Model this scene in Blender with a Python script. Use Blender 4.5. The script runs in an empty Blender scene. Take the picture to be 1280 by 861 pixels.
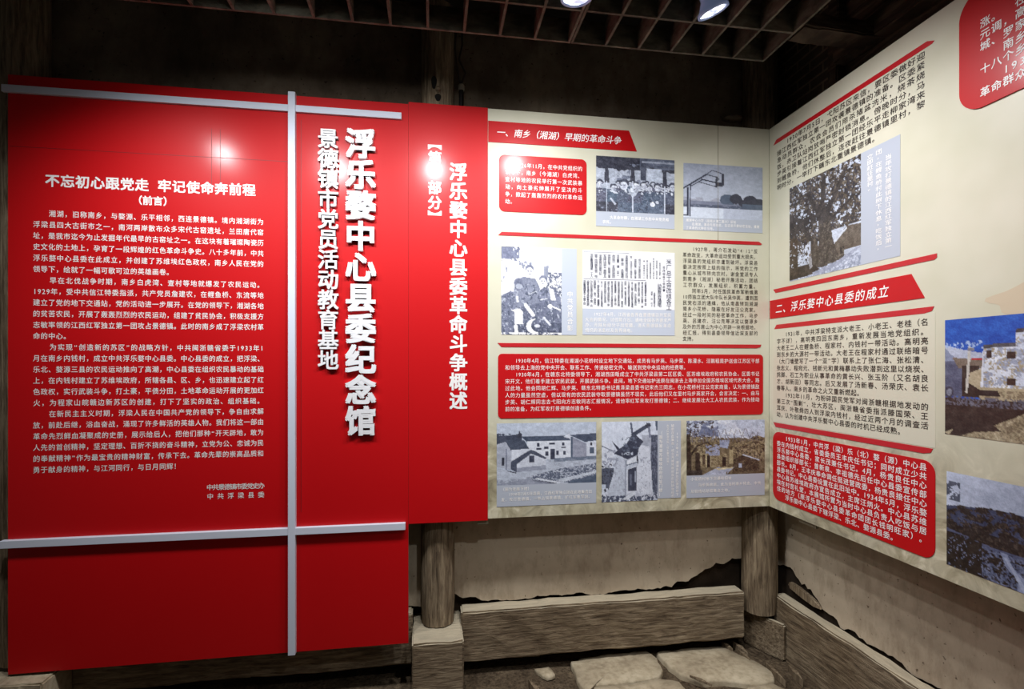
import bpy, bmesh, math, random
import numpy as np
from mathutils import Vector, Matrix

random.seed(7)
SC = bpy.context.scene
COL = SC.collection

# ------------------------------------------------------------------ camera
F, Y0, YAW = 657.0, 456.5, -0.1525
CAM = Vector((-1.9125, -2.75, 1.68))
cam_d = bpy.data.cameras.new('camera')
cam_d.sensor_width = 36.0
cam_d.lens = F / 1280 * 36.0
cam_d.shift_y = (Y0 - 430.5) / 1280
cam_d.clip_start = 0.05
cam = bpy.data.objects.new('camera', cam_d)
cam.location = CAM
cam.rotation_euler = (math.pi / 2, 0, YAW)
COL.objects.link(cam)
SC.camera = cam

# ------------------------------------------------------------------ view, world, lamps' settings
SC.view_settings.view_transform = 'Standard'
SC.view_settings.look = 'None'
SC.view_settings.exposure = 0.0
SC.view_settings.gamma = 1.0
SC.view_settings.use_curve_mapping = False
w = bpy.data.worlds.new('world')
SC.world = w
w.use_nodes = True
w.node_tree.nodes['Background'].inputs[0].default_value = (0.9, 0.85, 0.78, 1)
w.node_tree.nodes['Background'].inputs[1].default_value = 0.062

LAMP_COLOR = (0.985, 0.985, 1.0)
# position, aim point, watts, cone degrees
LAMPS = [
    ((-3.24, -0.90, 3.07), (-2.98, 0.0, 1.42), 54, 122),
    ((-2.56, -1.06, 3.07), (-2.48, 0.0, 1.25), 74, 148),
    ((-1.89, -0.97, 3.07), (-1.87, 0.0, 1.30), 70, 146),
    ((-1.365, -0.805, 3.07), (-1.12, 0.0, 1.50), 66, 148),
    ((-0.807, -0.816, 3.07), (0.0, -0.60, 1.40), 64, 144),
    ((-1.05, -1.80, 3.07), (0.0, -1.30, 1.15), 46, 102),
    ((-1.00, -2.45, 3.07), (-0.62, 0.0, 0.10), 66, 76),
]

# ------------------------------------------------------------------ photograph pixel -> point on a wall plane
cy_, sy_ = math.cos(YAW), math.sin(YAW)
def ray(px, py):
    a, b = (px - 640) / F, -(py - Y0) / F
    return (a * cy_ - sy_, a * sy_ + cy_, b)
def bk(px, py, d=0.0):      # on the back display plane (y = d): u = x, v = z
    r = ray(px, py); t = (d - CAM.y) / r[1]
    return (CAM.x + r[0] * t, CAM.z + r[2] * t)
def sd(px, py, d=0.0):      # on the right display plane (x = d): u = -y, v = z
    r = ray(px, py); t = (d - CAM.x) / r[0]
    return (-(CAM.y + r[1] * t), CAM.z + r[2] * t)
def P3(plane, u, v, d):     # d = distance out of the display plane into the room
    return (u, -d, v) if plane == 'B' else (-d, -u, v)
def uv(plane, px, py):
    return bk(px, py) if plane == 'B' else sd(px, py)

# ------------------------------------------------------------------ materials
def srgb(r, g, b):
    def f(c):
        c /= 255.0
        return c / 12.92 if c <= 0.04045 else ((c + 0.055) / 1.055) ** 2.4
    return (f(r), f(g), f(b), 1.0)

def mat(name, color, rough=0.6, metal=0.0, coat=0.0, coat_rough=0.1, spec=0.5):
    m = bpy.data.materials.new(name)
    m.use_nodes = True
    p = m.node_tree.nodes['Principled BSDF']
    p.inputs['Base Color'].default_value = color
    p.inputs['Roughness'].default_value = rough
    p.inputs['Metallic'].default_value = metal
    p.inputs['Specular IOR Level'].default_value = spec
    p.inputs['Coat Weight'].default_value = coat
    p.inputs['Coat Roughness'].default_value = coat_rough
    return m

def nd(m, kind, **kw):
    n = m.node_tree.nodes.new(kind)
    for k, v in kw.items():
        setattr(n, k, v)
    return n
def ln(m, a, b):
    m.node_tree.links.new(a, b)
def ramp(m, fac, stops):
    r = nd(m, 'ShaderNodeValToRGB')
    e = r.color_ramp.elements
    while len(e) < len(stops):
        e.new(0.5)
    for i, (p, c) in enumerate(stops):
        e[i].position = p
        e[i].color = c
    ln(m, fac, r.inputs[0])
    return r.outputs[0]
def noise(m, scale, detail=6, rough=0.6, stretch=(1, 1, 1), distort=0.0, coord='Object'):
    tc = nd(m, 'ShaderNodeTexCoord')
    mp = nd(m, 'ShaderNodeMapping')
    mp.inputs['Scale'].default_value = stretch
    ln(m, tc.outputs[coord], mp.inputs[0])
    n = nd(m, 'ShaderNodeTexNoise')
    n.inputs['Scale'].default_value = scale
    n.inputs['Detail'].default_value = detail
    n.inputs['Roughness'].default_value = rough
    n.inputs['Distortion'].default_value = distort
    ln(m, mp.outputs[0], n.inputs['Vector'])
    return n.outputs[0]
def mixc(m, fac, a, b, blend='MIX'):
    x = nd(m, 'ShaderNodeMix', data_type='RGBA', blend_type=blend)
    if isinstance(fac, (int, float)):
        x.inputs[0].default_value = fac
    else:
        ln(m, fac, x.inputs[0])
    for i, c in ((6, a), (7, b)):
        if isinstance(c, tuple):
            x.inputs[i].default_value = c
        else:
            ln(m, c, x.inputs[i])
    return x.outputs[2]
def bump(m, h, strength=0.3, dist=0.01):
    b = nd(m, 'ShaderNodeBump')
    b.inputs['Strength'].default_value = strength
    b.inputs['Distance'].default_value = dist
    ln(m, h, b.inputs['Height'])
    ln(m, b.outputs[0], m.node_tree.nodes['Principled BSDF'].inputs['Normal'])

def wood(name, dark, mid, light, stretch, scale=5.0, bump_s=0.6, top_light=0.0):
    m = mat(name, mid, 0.85, spec=0.25)
    g = noise(m, scale, 9, 0.68, stretch, 0.5)
    g2 = noise(m, scale * 0.35, 4, 0.5, (1, 1, 1))
    c = ramp(m, g, [(0.30, dark), (0.47, mid), (0.70, light)])
    c2 = ramp(m, g2, [(0.3, (0.55, 0.5, 0.45, 1)), (0.7, (1, 1, 1, 1))])
    out = mixc(m, 1.0, c, c2, 'MULTIPLY')
    if top_light:      # light from above, painted as a paler colour on upward faces
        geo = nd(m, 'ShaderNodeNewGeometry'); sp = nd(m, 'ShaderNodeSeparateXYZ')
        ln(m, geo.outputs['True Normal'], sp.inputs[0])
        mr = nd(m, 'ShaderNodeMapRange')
        mr.inputs['From Min'].default_value = 0.55; mr.inputs['From Max'].default_value = 0.95; mr.inputs['To Max'].default_value = top_light
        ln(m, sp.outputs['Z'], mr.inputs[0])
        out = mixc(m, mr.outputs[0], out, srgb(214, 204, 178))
    ln(m, out, m.node_tree.nodes['Principled BSDF'].inputs['Base Color'])
    bump(m, g, bump_s, 0.012)
    return m

WD, WM, WL = srgb(66, 55, 43), srgb(132, 116, 95), srgb(186, 170, 142)
M_post = wood('weathered_post_wood', WD, WM, WL, (13, 13, 1.2), 5.0)
M_beam_x = wood('weathered_beam_wood', WD, WM, WL, (1.6, 11, 14), 5.0, top_light=0.5)
M_beam_y = wood('weathered_beam_wood_side', WD, WM, WL, (11, 1.6, 14), 5.0, top_light=0.5)
M_lat = wood('lattice_wood', srgb(66, 64, 56), srgb(100, 98, 86), srgb(136, 132, 116), (3, 3, 6), 4.0, 0.2)
M_dark = wood('soot_dark_timber', srgb(40, 34, 27), srgb(74, 63, 51), srgb(122, 108, 89), (0.9, 0.9, 9), 3.0)

def plaster_mat(name, dark, mid, light, sc=1.0):
    m = mat(name, mid, 0.93, spec=0.2)
    a = noise(m, 1.6 * sc, 8, 0.62)
    b = noise(m, 9 * sc, 6, 0.7, (1, 1, 0.45))
    c = ramp(m, a, [(0.28, dark), (0.5, mid), (0.72, light)])
    d = ramp(m, b, [(0.30, (0.55, 0.5, 0.46, 1)), (0.52, (1, 1, 1, 1))])
    s = noise(m, 42 * sc, 3, 0.5)
    e = ramp(m, s, [(0.27, (0.3, 0.27, 0.25, 1)), (0.34, (1, 1, 1, 1))])
    out = mixc(m, 1.0, mixc(m, 0.7, c, d, 'MULTIPLY'), e, 'MULTIPLY')
    ln(m, out, m.node_tree.nodes['Principled BSDF'].inputs['Base Color'])
    bump(m, b, 0.35, 0.01)
    return m
M_plaster = plaster_mat('stained_lime_plaster', srgb(160, 145, 125), srgb(196, 181, 158), srgb(214, 201, 178))
M_mud = plaster_mat('bare_mud_wall', srgb(32, 26, 20), srgb(52, 42, 33), srgb(74, 62, 50), 2.0)
M_oldwall = plaster_mat('sooty_upper_wall', srgb(72, 62, 51), srgb(108, 95, 80), srgb(140, 126, 107), 1.3)
M_ceil = mat('sooty_ceiling_boards', srgb(22, 18, 14), 0.95)

def brick_mat():
    m = mat('sooty_brick', srgb(60, 50, 40), 0.95)
    tc = nd(m, 'ShaderNodeTexCoord'); mp = nd(m, 'ShaderNodeMapping')
    mp.inputs['Rotation'].default_value = (0, math.pi / 2, math.pi / 2)
    sep = nd(m, 'ShaderNodeSeparateXYZ'); cmb = nd(m, 'ShaderNodeCombineXYZ')
    ln(m, tc.outputs['Object'], sep.inputs[0])
    ln(m, sep.outputs['Y'], cmb.inputs['X']); ln(m, sep.outputs['Z'], cmb.inputs['Y'])
    b = nd(m, 'ShaderNodeTexBrick')
    b.inputs['Scale'].default_value = 1.0
    b.inputs['Brick Width'].default_value = 0.20
    b.inputs['Row Height'].default_value = 0.055
    b.inputs['Mortar Size'].default_value = 0.006
    b.inputs['Color1'].default_value = srgb(70, 59, 48)
    b.inputs['Color2'].default_value = srgb(88, 75, 61)
    b.inputs['Mortar'].default_value = srgb(136, 121, 100)
    ln(m, cmb.outputs[0], b.inputs['Vector'])
    n = noise(m, 6, 5)
    o = mixc(m, 1.0, b.outputs[0], ramp(m, n, [(0.35, (0.5, 0.5, 0.5, 1)), (0.6, (1, 1, 1, 1))]), 'MULTIPLY')
    ln(m, o, m.node_tree.nodes['Principled BSDF'].inputs['Base Color'])
    return m
M_brick = brick_mat()

def soil_mat():
    m = mat('packed_earth', srgb(70, 58, 46), 0.97, spec=0.15)
    a = noise(m, 7, 10, 0.72); b = noise(m, 60, 4, 0.7)
    c = ramp(m, a, [(0.3, srgb(66, 55, 43)), (0.5, srgb(100, 86, 69)), (0.7, srgb(132, 116, 94))])
    d = ramp(m, b, [(0.36, (0.45, 0.42, 0.4, 1)), (0.55, (1, 1, 1, 1)), (0.75, (1.25, 1.2, 1.1, 1))])
    ln(m, mixc(m, 1.0, c, d, 'MULTIPLY'), m.node_tree.nodes['Principled BSDF'].inputs['Base Color'])
    bump(m, b, 0.9, 0.02)
    return m
M_soil = soil_mat()
def stone_mat():
    m = mat('worn_flagstone', srgb(140, 128, 105), 0.88, spec=0.25)
    a = noise(m, 4, 9, 0.65); b = noise(m, 30, 5, 0.65)
    c = ramp(m, a, [(0.3, srgb(146, 132, 110)), (0.5, srgb(180, 166, 140)), (0.72, srgb(202, 190, 164))])
    d = ramp(m, b, [(0.3, (0.72, 0.7, 0.66, 1)), (0.55, (1, 1, 1, 1))])
    ln(m, mixc(m, 1.0, c, d, 'MULTIPLY'), m.node_tree.nodes['Principled BSDF'].inputs['Base Color'])
    bump(m, a, 0.5, 0.02)
    return m
M_stone = stone_mat()

def board_red():
    m = mat('glossy_red_film', srgb(190, 7, 15), 0.50, coat=0.27, coat_rough=0.19, spec=0.22)
    n = noise(m, 2.2, 2, 0.4)
    bump(m, n, 0.05, 0.02)
    return m
M_red = board_red()
M_redplate = mat('red_print', srgb(188, 9, 17), 0.50, coat=0.27, coat_rough=0.19, spec=0.22)
M_stripe = mat('dark_red_print', srgb(186, 22, 32), 0.4, coat=0.2, coat_rough=0.2)
def cream_mat():
    # cream vinyl print with a faint brown relief picture of figures along its lower part
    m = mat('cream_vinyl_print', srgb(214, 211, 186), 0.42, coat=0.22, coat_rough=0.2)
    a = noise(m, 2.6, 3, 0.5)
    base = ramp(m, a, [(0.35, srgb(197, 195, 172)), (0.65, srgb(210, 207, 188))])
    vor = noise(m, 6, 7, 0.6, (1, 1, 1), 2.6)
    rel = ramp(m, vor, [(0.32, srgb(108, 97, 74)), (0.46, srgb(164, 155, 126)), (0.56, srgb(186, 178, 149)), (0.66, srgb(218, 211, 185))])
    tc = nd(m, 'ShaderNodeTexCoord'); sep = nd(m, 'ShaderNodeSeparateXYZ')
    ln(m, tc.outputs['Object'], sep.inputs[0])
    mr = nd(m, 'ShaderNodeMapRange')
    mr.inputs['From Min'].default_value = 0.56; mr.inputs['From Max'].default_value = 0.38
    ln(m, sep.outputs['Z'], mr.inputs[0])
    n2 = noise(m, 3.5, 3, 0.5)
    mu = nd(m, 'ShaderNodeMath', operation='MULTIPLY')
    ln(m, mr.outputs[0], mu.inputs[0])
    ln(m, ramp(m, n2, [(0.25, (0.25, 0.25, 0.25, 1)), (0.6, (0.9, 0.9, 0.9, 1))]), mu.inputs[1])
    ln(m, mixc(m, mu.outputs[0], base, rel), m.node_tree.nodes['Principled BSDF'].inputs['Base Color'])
    return m
M_cream = cream_mat()
M_pad = mat('pale_cream_print', srgb(207, 204, 184), 0.42, coat=0.2, coat_rough=0.2)
M_edge = mat('board_edge', srgb(150, 142, 120), 0.7)
M_white = mat('white_print', srgb(240, 238, 236), 0.45)
M_black = mat('dark_print', srgb(42, 34, 28), 0.5)
M_cap = mat('blue_grey_print', srgb(177, 184, 197), 0.42, coat=0.2, coat_rough=0.2)
M_newscap = mat('pale_blue_grey_print', srgb(188, 196, 210), 0.42, coat=0.2, coat_rough=0.2)
M_news = mat('newsprint_white', srgb(232, 233, 238), 0.45, coat=0.2, coat_rough=0.2)
M_newsink = mat('slate_ink', srgb(62, 66, 86), 0.5)
M_silver = mat('brushed_aluminium_paint', srgb(206, 212, 226), 0.45, metal=0.0, spec=0.4)
M_letter = mat('white_acrylic_letter', srgb(232, 233, 236), 0.35, coat=0.3, coat_rough=0.15)
M_pipe = mat('black_conduit', srgb(18, 16, 15), 0.5)
M_pipecap = mat('grey_cap', srgb(150, 140, 124), 0.6)
M_housing = mat('white_lamp_housing', srgb(176, 182, 190), 0.35, metal=0.4)
def lens_mat():
    m = mat('lit_lamp_lens', srgb(230, 236, 245), 0.12)
    p = m.node_tree.nodes['Principled BSDF']
    tc = nd(m, 'ShaderNodeTexCoord')
    v = nd(m, 'ShaderNodeTexVoronoi'); v.inputs['Scale'].default_value = 34
    ln(m, tc.outputs['Object'], v.inputs['Vector'])
    c = ramp(m, v.outputs['Distance'], [(0.25, (1, 1, 1, 1)), (0.62, (0.16, 0.19, 0.26, 1))])
    ln(m, c, p.inputs['Emission Color'])
    p.inputs['Emission Strength'].default_value = 3.0
    return m
M_lens = lens_mat()
M_glow = mat('lit_bulb_glass', srgb(150, 168, 205), 0.2)
M_glow.node_tree.nodes['Principled BSDF'].inputs['Emission Color'].default_value = (0.45, 0.58, 1.0, 1)
M_glow.node_tree.nodes['Principled BSDF'].inputs['Emission Strength'].default_value = 0.10

def paint_mat():
    m = mat('printed_photograph', (0.5, 0.5, 0.5, 1), 0.42, coat=0.22, coat_rough=0.2)
    a = nd(m, 'ShaderNodeVertexColor'); a.layer_name = 'print'
    ln(m, a.outputs[0], m.node_tree.nodes['Principled BSDF'].inputs['Base Color'])
    return m
M_photo = paint_mat()

# ------------------------------------------------------------------ mesh helpers
class MB:
    """collects polygons (world coordinates) for ONE mesh object"""
    def __init__(s):
        s.v, s.f, s.m = [], [], []
    def poly(s, pts, mi=0):
        i = len(s.v); s.v += [tuple(p) for p in pts]
        s.f.append(tuple(range(i, i + len(pts)))); s.m.append(mi)
    def raw(s, vs, fs, mi=0):
        i = len(s.v); s.v += [tuple(p) for p in vs]
        for f in fs:
            s.f.append(tuple(i + k for k in f)); s.m.append(mi)
    def box(s, a, b, mi=0, jitter=0.0):
        x0, y0, z0 = a; x1, y1, z1 = b
        vs = [(x0, y0, z0), (x1, y0, z0), (x1, y1, z0), (x0, y1, z0), (x0, y0, z1), (x1, y0, z1), (x1, y1, z1), (x0, y1, z1)]
        s.raw(vs, [(0, 3, 2, 1), (4, 5, 6, 7), (0, 1, 5, 4), (1, 2, 6, 5), (2, 3, 7, 6), (3, 0, 4, 7)], mi)
    def prism(s, plane, loop, d0, d1, mi_face=0, mi_side=0):
        """loop of (u, v), from depth d0 (back) to d1 (front)"""
        n = len(loop)
        fr = [P3(plane, u, v, d1) for u, v in loop]; bkk = [P3(plane, u, v, d0) for u, v in loop]
        s.poly(fr, mi_face); s.poly(bkk[::-1], mi_side)
        for i in range(n):
            j = (i + 1) % n
            s.poly([fr[j], fr[i], bkk[i], bkk[j]], mi_side)
    def build(s, name, mats, parent=None, loc=None, bevel=0.0, smooth=False, weld=True, recalc=True):
        me = bpy.data.meshes.new(name)
        if parent is not None:
            off = parent.matrix_world.translation if parent.parent is None else Vector(parent['_w'])
            base = Vector(off)
            o_loc = Vector((0, 0, 0))
        else:
            base = Vector(loc or (0, 0, 0)); o_loc = base
        me.from_pydata([(x - base.x, y - base.y, z - base.z) for x, y, z in s.v], [], s.f)
        for mm in (mats if isinstance(mats, (list, tuple)) else [mats]):
            me.materials.append(mm)
        me.polygons.foreach_set('material_index', s.m)
        if weld or recalc:
            bm = bmesh.new(); bm.from_mesh(me)
            if weld:
                bmesh.ops.remove_doubles(bm, verts=bm.verts, dist=1e-6)
            if recalc:
                bmesh.ops.recalc_face_normals(bm, faces=bm.faces)
            bm.to_mesh(me); bm.free()
        if smooth:
            me.polygons.foreach_set('use_smooth', [True] * len(me.polygons))
        o = bpy.data.objects.new(name, me); COL.objects.link(o)
        o.location = o_loc
        if parent is not None:
            o.parent = parent
        else:
            o.matrix_world = Matrix.Translation(o_loc)
        o['_w'] = tuple(base)
        if bevel:
            b = o.modifiers.new('bevel', 'BEVEL'); b.width = bevel; b.segments = 2; b.limit_method = 'ANGLE'
        return o

def empty(name, loc):
    o = bpy.data.objects.new(name, None); COL.objects.link(o)
    o.location = loc; o.matrix_world = Matrix.Translation(loc); o['_w'] = tuple(loc)
    o.empty_display_size = 0.1
    return o
def tag(o, label=None, cat=None, group=None, kind=None):
    for k, v in (('label', label), ('category', cat), ('group', group), ('kind', kind)):
        if v: o[k] = v
    return o
def structure(o):
    o['kind'] = 'structure'; return o

def rrect(u0, u1, v0, v1, r, seg=6):
    if u0 > u1: u0, u1 = u1, u0
    if v0 > v1: v0, v1 = v1, v0
    out = []
    for cx, cy, a0 in ((u1 - r, v1 - r, 0), (u0 + r, v1 - r, 90), (u0 + r, v0 + r, 180), (u1 - r, v0 + r, 270)):
        for k in range(seg + 1):
            a = math.radians(a0 + 90 * k / seg)
            out.append((cx + r * math.cos(a), cy + r * math.sin(a)))
    return out
def rect(u0, u1, v0, v1):
    return [(u0, v0), (u1, v0), (u1, v1), (u0, v1)]

def fbm1(x, seed):
    s = 0.0
    for k in range(1, 6):
        s += math.sin(x * (2.3 ** k) + seed * 1.7 * k + math.sin(x * 1.7 * k + seed)) / (1.7 ** k)
    return s

# weathered beam / block: subdivided box with roughened edges
def rough_block(name, a, b, material, parent=None, loc=None, n=(16, 4, 4), amp=0.006, seed=1, rotz=0.0, center=None):
    rnd = random.Random(seed)
    bm = bmesh.new()
    bmesh.ops.create_cube(bm, size=1.0)
    bmesh.ops.bevel(bm, geom=list(bm.edges), offset=0.03, segments=1, affect='EDGES', profile=0.5)
    bmesh.ops.subdivide_edges(bm, edges=list(bm.edges), cuts=3, use_grid_fill=True)
    lo, hi = Vector(a), Vector(b); c = (lo + hi) / 2; sz = hi - lo
    long_ax = max(range(3), key=lambda i: sz[i])
    cuts = int(sz[long_ax] / 0.08)
    ph = [rnd.uniform(0, 9) for _ in range(6)]
    for k in range(1, cuts):
        p = Vector((0, 0, 0)); nrm = Vector((0, 0, 0)); p[long_ax] = -0.5 + k / cuts; nrm[long_ax] = 1
        bmesh.ops.bisect_plane(bm, geom=list(bm.verts) + list(bm.edges) + list(bm.faces), plane_co=p, plane_no=nrm)
    M = Matrix.Rotation(rotz, 4, 'Z')
    for v in bm.verts:
        q = Vector((v.co.x * sz.x, v.co.y * sz.y, v.co.z * sz.z))
        # keep edge chamfer a constant small size
        for i in range(3):
            h = 0.5
            if abs(abs(v.co[i]) - 0.5) < 0.031 and abs(v.co[i]) < 0.4999:
                q[i] = math.copysign(sz[i] / 2 - min(0.008, sz[i] * 0.1), v.co[i])
        t = q[long_ax]
        for i in range(3):
            if i != long_ax:
                q[i] += amp * 0.8 * math.sin(t * 7 + ph[i]) * 0.6 + amp * math.sin(t * 23 + ph[i + 3] + q[(i + 1) % 3] * 30) * 0.4 + rnd.uniform(-1, 1) * amp * 0.25
        v.co = (M @ q) + c
    mb = MB()
    mb.v = [tuple(v.co) for v in bm.verts]
    bm.verts.index_update()
    mb.f = [tuple(v.index for v in f.verts) for f in bm.faces]; mb.m = [0] * len(mb.f)
    bm.free()
    return mb.build(name, material, parent, loc or ((a[0] + b[0]) / 2, (a[1] + b[1]) / 2, a[2]))

def lathe(prof, seg=32, ax=None, origin=(0, 0, 0), mb=None, mi=0):
    """profile [(r, h)] around axis ax from origin"""
    mb = mb or MB()
    ax = Vector(ax or (0, 0, 1)).normalized()
    e1 = ax.orthogonal().normalized(); e2 = ax.cross(e1)
    o = Vector(origin)
    vs, fs = [], []
    for r, h in prof:
        for k in range(seg):
            a = 2 * math.pi * k / seg
            vs.append(o + ax * h + (e1 * math.cos(a) + e2 * math.sin(a)) * max(r, 1e-5))
    for i in range(len(prof) - 1):
        for k in range(seg):
            k2 = (k + 1) % seg
            fs.append((i * seg + k, i * seg + k2, (i + 1) * seg + k2, (i + 1) * seg + k))
    mb.raw(vs, fs, mi)
    return mb

# ------------------------------------------------------------------ lights (one under each lamp's lens)
def spot_under(i, pos, aim, watts, cone):
    d = bpy.data.lights.new('spot_light', 'SPOT')
    d.energy = watts; d.color = LAMP_COLOR
    d.spot_size = math.radians(cone); d.spot_blend = 1.0; d.shadow_soft_size = 0.045
    o = bpy.data.objects.new('spot_light', d); COL.objects.link(o)
    dirv = (Vector(aim) - Vector(pos)).normalized()
    o.location = Vector(pos) + dirv * 0.02
    o.rotation_euler = dirv.to_track_quat('-Z', 'Y').to_euler()
    return o
for i, L in enumerate(LAMPS):
    spot_under(i, *L)

# ------------------------------------------------------------------ room shell
H_CEIL = 3.62
XL, YF = -5.4, -5.2          # far extents of the hall that the picture can touch
mb = MB()
nx, ny = 150, 60
X0, X1, Y0f, Y1f = XL, 0.3, -2.6, 0.3
for i in range(nx + 1):
    for j in range(ny + 1):
        x = X0 + (X1 - X0) * i / nx; y = Y0f + (Y1f - Y0f) * j / ny
        z = 0.006 * fbm1(x * 1.3 + y * 2.1, 1.0) + 0.006 * fbm1(y * 1.9 - x * 0.8, 2.0) - 0.012
        mb.v.append((x, y, z))
for i in range(nx):
    for j in range(ny):
        a = i * (ny + 1) + j
        mb.f.append((a, a + ny + 1, a + ny + 2, a + 1)); mb.m.append(0)
mb.poly([(XL, YF, -0.012), (0.3, YF, -0.012), (0.3, -2.6, -0.012), (XL, -2.6, -0.012)])
structure(mb.build('floor', M_soil, loc=(0, 0, 0), smooth=True))

mb = MB(); mb.box((XL, 0.25, -0.1), (0.3, 0.33, H_CEIL)); structure(mb.build('wall_back', M_mud, loc=(0, 0.28, 0)))
mb = MB(); mb.box((0.20, YF, -0.1), (0.30, 0.25, H_CEIL)); structure(mb.build('wall_right', M_mud, loc=(0.25, 0, 0)))
mb = MB(); mb.box((XL, YF, H_CEIL), (0.3, 0.3, H_CEIL + 0.08)); structure(mb.build('ceiling', M_ceil, loc=(0, 0, H_CEIL)))

def skin(plane, u0, u1, depth, vtop, base_fn, name, material, n=220):
    """plaster coat with a broken lower edge"""
    mb = MB(); th = 0.014
    us = [u0 + (u1 - u0) * i / n for i in range(n + 1)]
    vs = [base_fn(u) for u in us]
    for i in range(n):
        a, b = us[i], us[i + 1]
        mb.poly([P3(plane, a, vs[i], -depth), P3(plane, b, vs[i + 1], -depth), P3(plane, b, vtop, -depth), P3(plane, a, vtop, -depth)])
        mb.poly([P3(plane, a, vs[i], -depth), P3(plane, b, vs[i + 1], -depth), P3(plane, b, vs[i + 1], -depth - th), P3(plane, a, vs[i], -depth - th)])
    return structure(mb.build(name, material, loc=P3(plane, (u0 + u1) / 2, 0, -depth)))
def low_b(u):       # broken line above the back sill beam, peeled higher towards the corner and beside the middle post
    z = 0.355 + 0.012 * fbm1(u * 6, 3)
    if u > -0.62:
        z += 0.16 * min(1, (u + 0.62) / 0.5) ** 1.4 + 0.012 * fbm1(u * 14, 5)
    if -1.80 < u < -1.62:
        z += 0.06 * (1 - (u + 1.80) / 0.18) + 0.01 * fbm1(u * 20, 2)
    return max(z, 0.2)
skin('B', -3.7, 0.19, 0.195, 2.9, low_b, 'trim_1', M_plaster)
def low_s(u):
    z = 0.33 + 0.016 * fbm1(u * 5, 1) + 0.02 * max(0, fbm1(u * 9, 4))
    if u < 0.35:
        z += 0.15 * ((0.35 - max(u, -0.1)) / 0.45) ** 1.2 + 0.012 * fbm1(u * 16, 6)
    return z
skin('S', -0.19, 5.1, 0.185, 2.9, low_s, 'trim_2', M_plaster)
# darker upper walls
mb = MB(); mb.box((XL, 0.19, 2.88), (0.2, 0.25, H_CEIL)); structure(mb.build('trim_3', M_oldwall, loc=(0, 0.2, 2.88)))
mb = MB(); mb.box((0.178, -0.34, 2.88), (0.2, 0.19, H_CEIL)); structure(mb.build('trim_4', M_brick, loc=(0.19, 0, 2.88)))
mb = MB(); mb.box((0.182, YF, 2.88), (0.2, -0.34, H_CEIL)); structure(mb.build('trim_5', M_dark, loc=(0.19, -2, 2.88)))

# horizontal timbers along the top of the right wall
o = rough_block('wall_timber', (0.10, -3.2, 3.20), (0.182, -0.36, 3.30), M_dark, seed=3)
tag(o, 'dark horizontal timber high on the right wall, upper one of two', 'timber', 'timbers on the right wall')
o = rough_block('wall_timber', (0.12, -3.2, 3.045), (0.182, -0.36, 3.09), M_dark, seed=4)
tag(o, 'thin dark horizontal timber just above the right cream board', 'timber', 'timbers on the right wall')
o = rough_block('wall_stud', (0.13, -0.36, 2.90), (0.182, -0.29, 3.6), M_dark, seed=5)
tag(o, 'dark upright timber above the right board beside the bricks', 'timber')
o = rough_block('ceiling_bracket', (-0.26, -0.62, 3.20), (0.16, -0.50, 3.27), M_dark, seed=6)
tag(o, 'dark timber bracket reaching from right wall behind the lattice', 'timber')

# ------------------------------------------------------------------ posts, plinths, beams
def post(x, y, r, label, seed, z0, z1, slots=()):
    mb = MB(); rnd = random.Random(seed)
    seg, rows = 40, 48
    ph = [rnd.uniform(0, 6.28) for _ in range(8)]
    for k in range(rows + 1):
        z = z0 + (z1 - z0) * k / rows
        for s in range(seg):
            a = 2 * math.pi * s / seg
            rr = r * (1 + 0.012 * math.sin(3 * a + ph[0] + z * 0.7) + 0.010 * math.sin(7 * a + ph[1]) + 0.012 * math.sin(13 * a + ph[2] + z * 0.5) + 0.008 * math.sin(21 * a + ph[3] + z) + 0.01 * math.sin(z * 3 + ph[4]))
            rr *= 1 - 0.03 * (z - z0) / (z1 - z0)
            if z - z0 < 0.14: rr *= 0.93 + 0.07 * (z - z0) / 0.14
            mb.v.append((x + rr * math.cos(a), y + rr * math.sin(a), z))
    for k in range(rows):
        for s in range(seg):
            s2 = (s + 1) % seg
            mb.f.append((k * seg + s, k * seg + s2, (k + 1) * seg + s2, (k + 1) * seg + s)); mb.m.append(0)
    o = mb.build('timber_post', M_post, loc=(x, y, z0), smooth=True)
    return tag(o, label, 'post')
po_l = post(-3.862, 0.132, 0.098, 'round weathered timber post behind the left end of the preface board', 11, 0.26, H_CEIL)
po_m = post(-1.876, 0.148, 0.090, 'round weathered timber post behind the narrow red title board', 12, 0.288, H_CEIL)
po_c = post(0.036, 0.146, 0.100, 'round weathered timber post in the corner where the cream boards meet', 13, 0.215, H_CEIL)

def knot(parent, px, py, rx, rz, dep, name, material=M_mud):
    u, v = bk(px, py, dep)
    mb = MB(); vs = []; n = 14
    for k in range(n):
        a = 2 * math.pi * k / n
        vs.append((u + rx * math.cos(a) * (1 + 0.15 * math.sin(3 * a)), dep - 0.004, v + rz * math.sin(a)))
    back = [(x, dep + 0.05, z) for x, y, z in vs]
    mb.poly(vs); 
    for k in range(n):
        j = (k + 1) % n
        mb.poly([vs[k], vs[j], back[j], back[k]])
    return mb.build(name, material, parent)
kn = MB()
M_hole = mat('dark_mortise', srgb(16, 12, 9), 0.95)
knot(po_m, 542.5, 103, 0.014, 0.034, 0.0615, 'mortise', M_hole)
knot(po_m, 547.5, 122, 0.016, 0.020, 0.0615, 'mortise', M_hole)
u, v = bk(547.5, 113, 0.06)
mb = lathe([(0.0, -0.03), (0.010, -0.03), (0.013, -0.012), (0.012, 0.01)], 12, (0, 1, 0), (u, 0.06, v))
mb.build('peg', M_beam_x, po_m, smooth=True)

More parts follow.
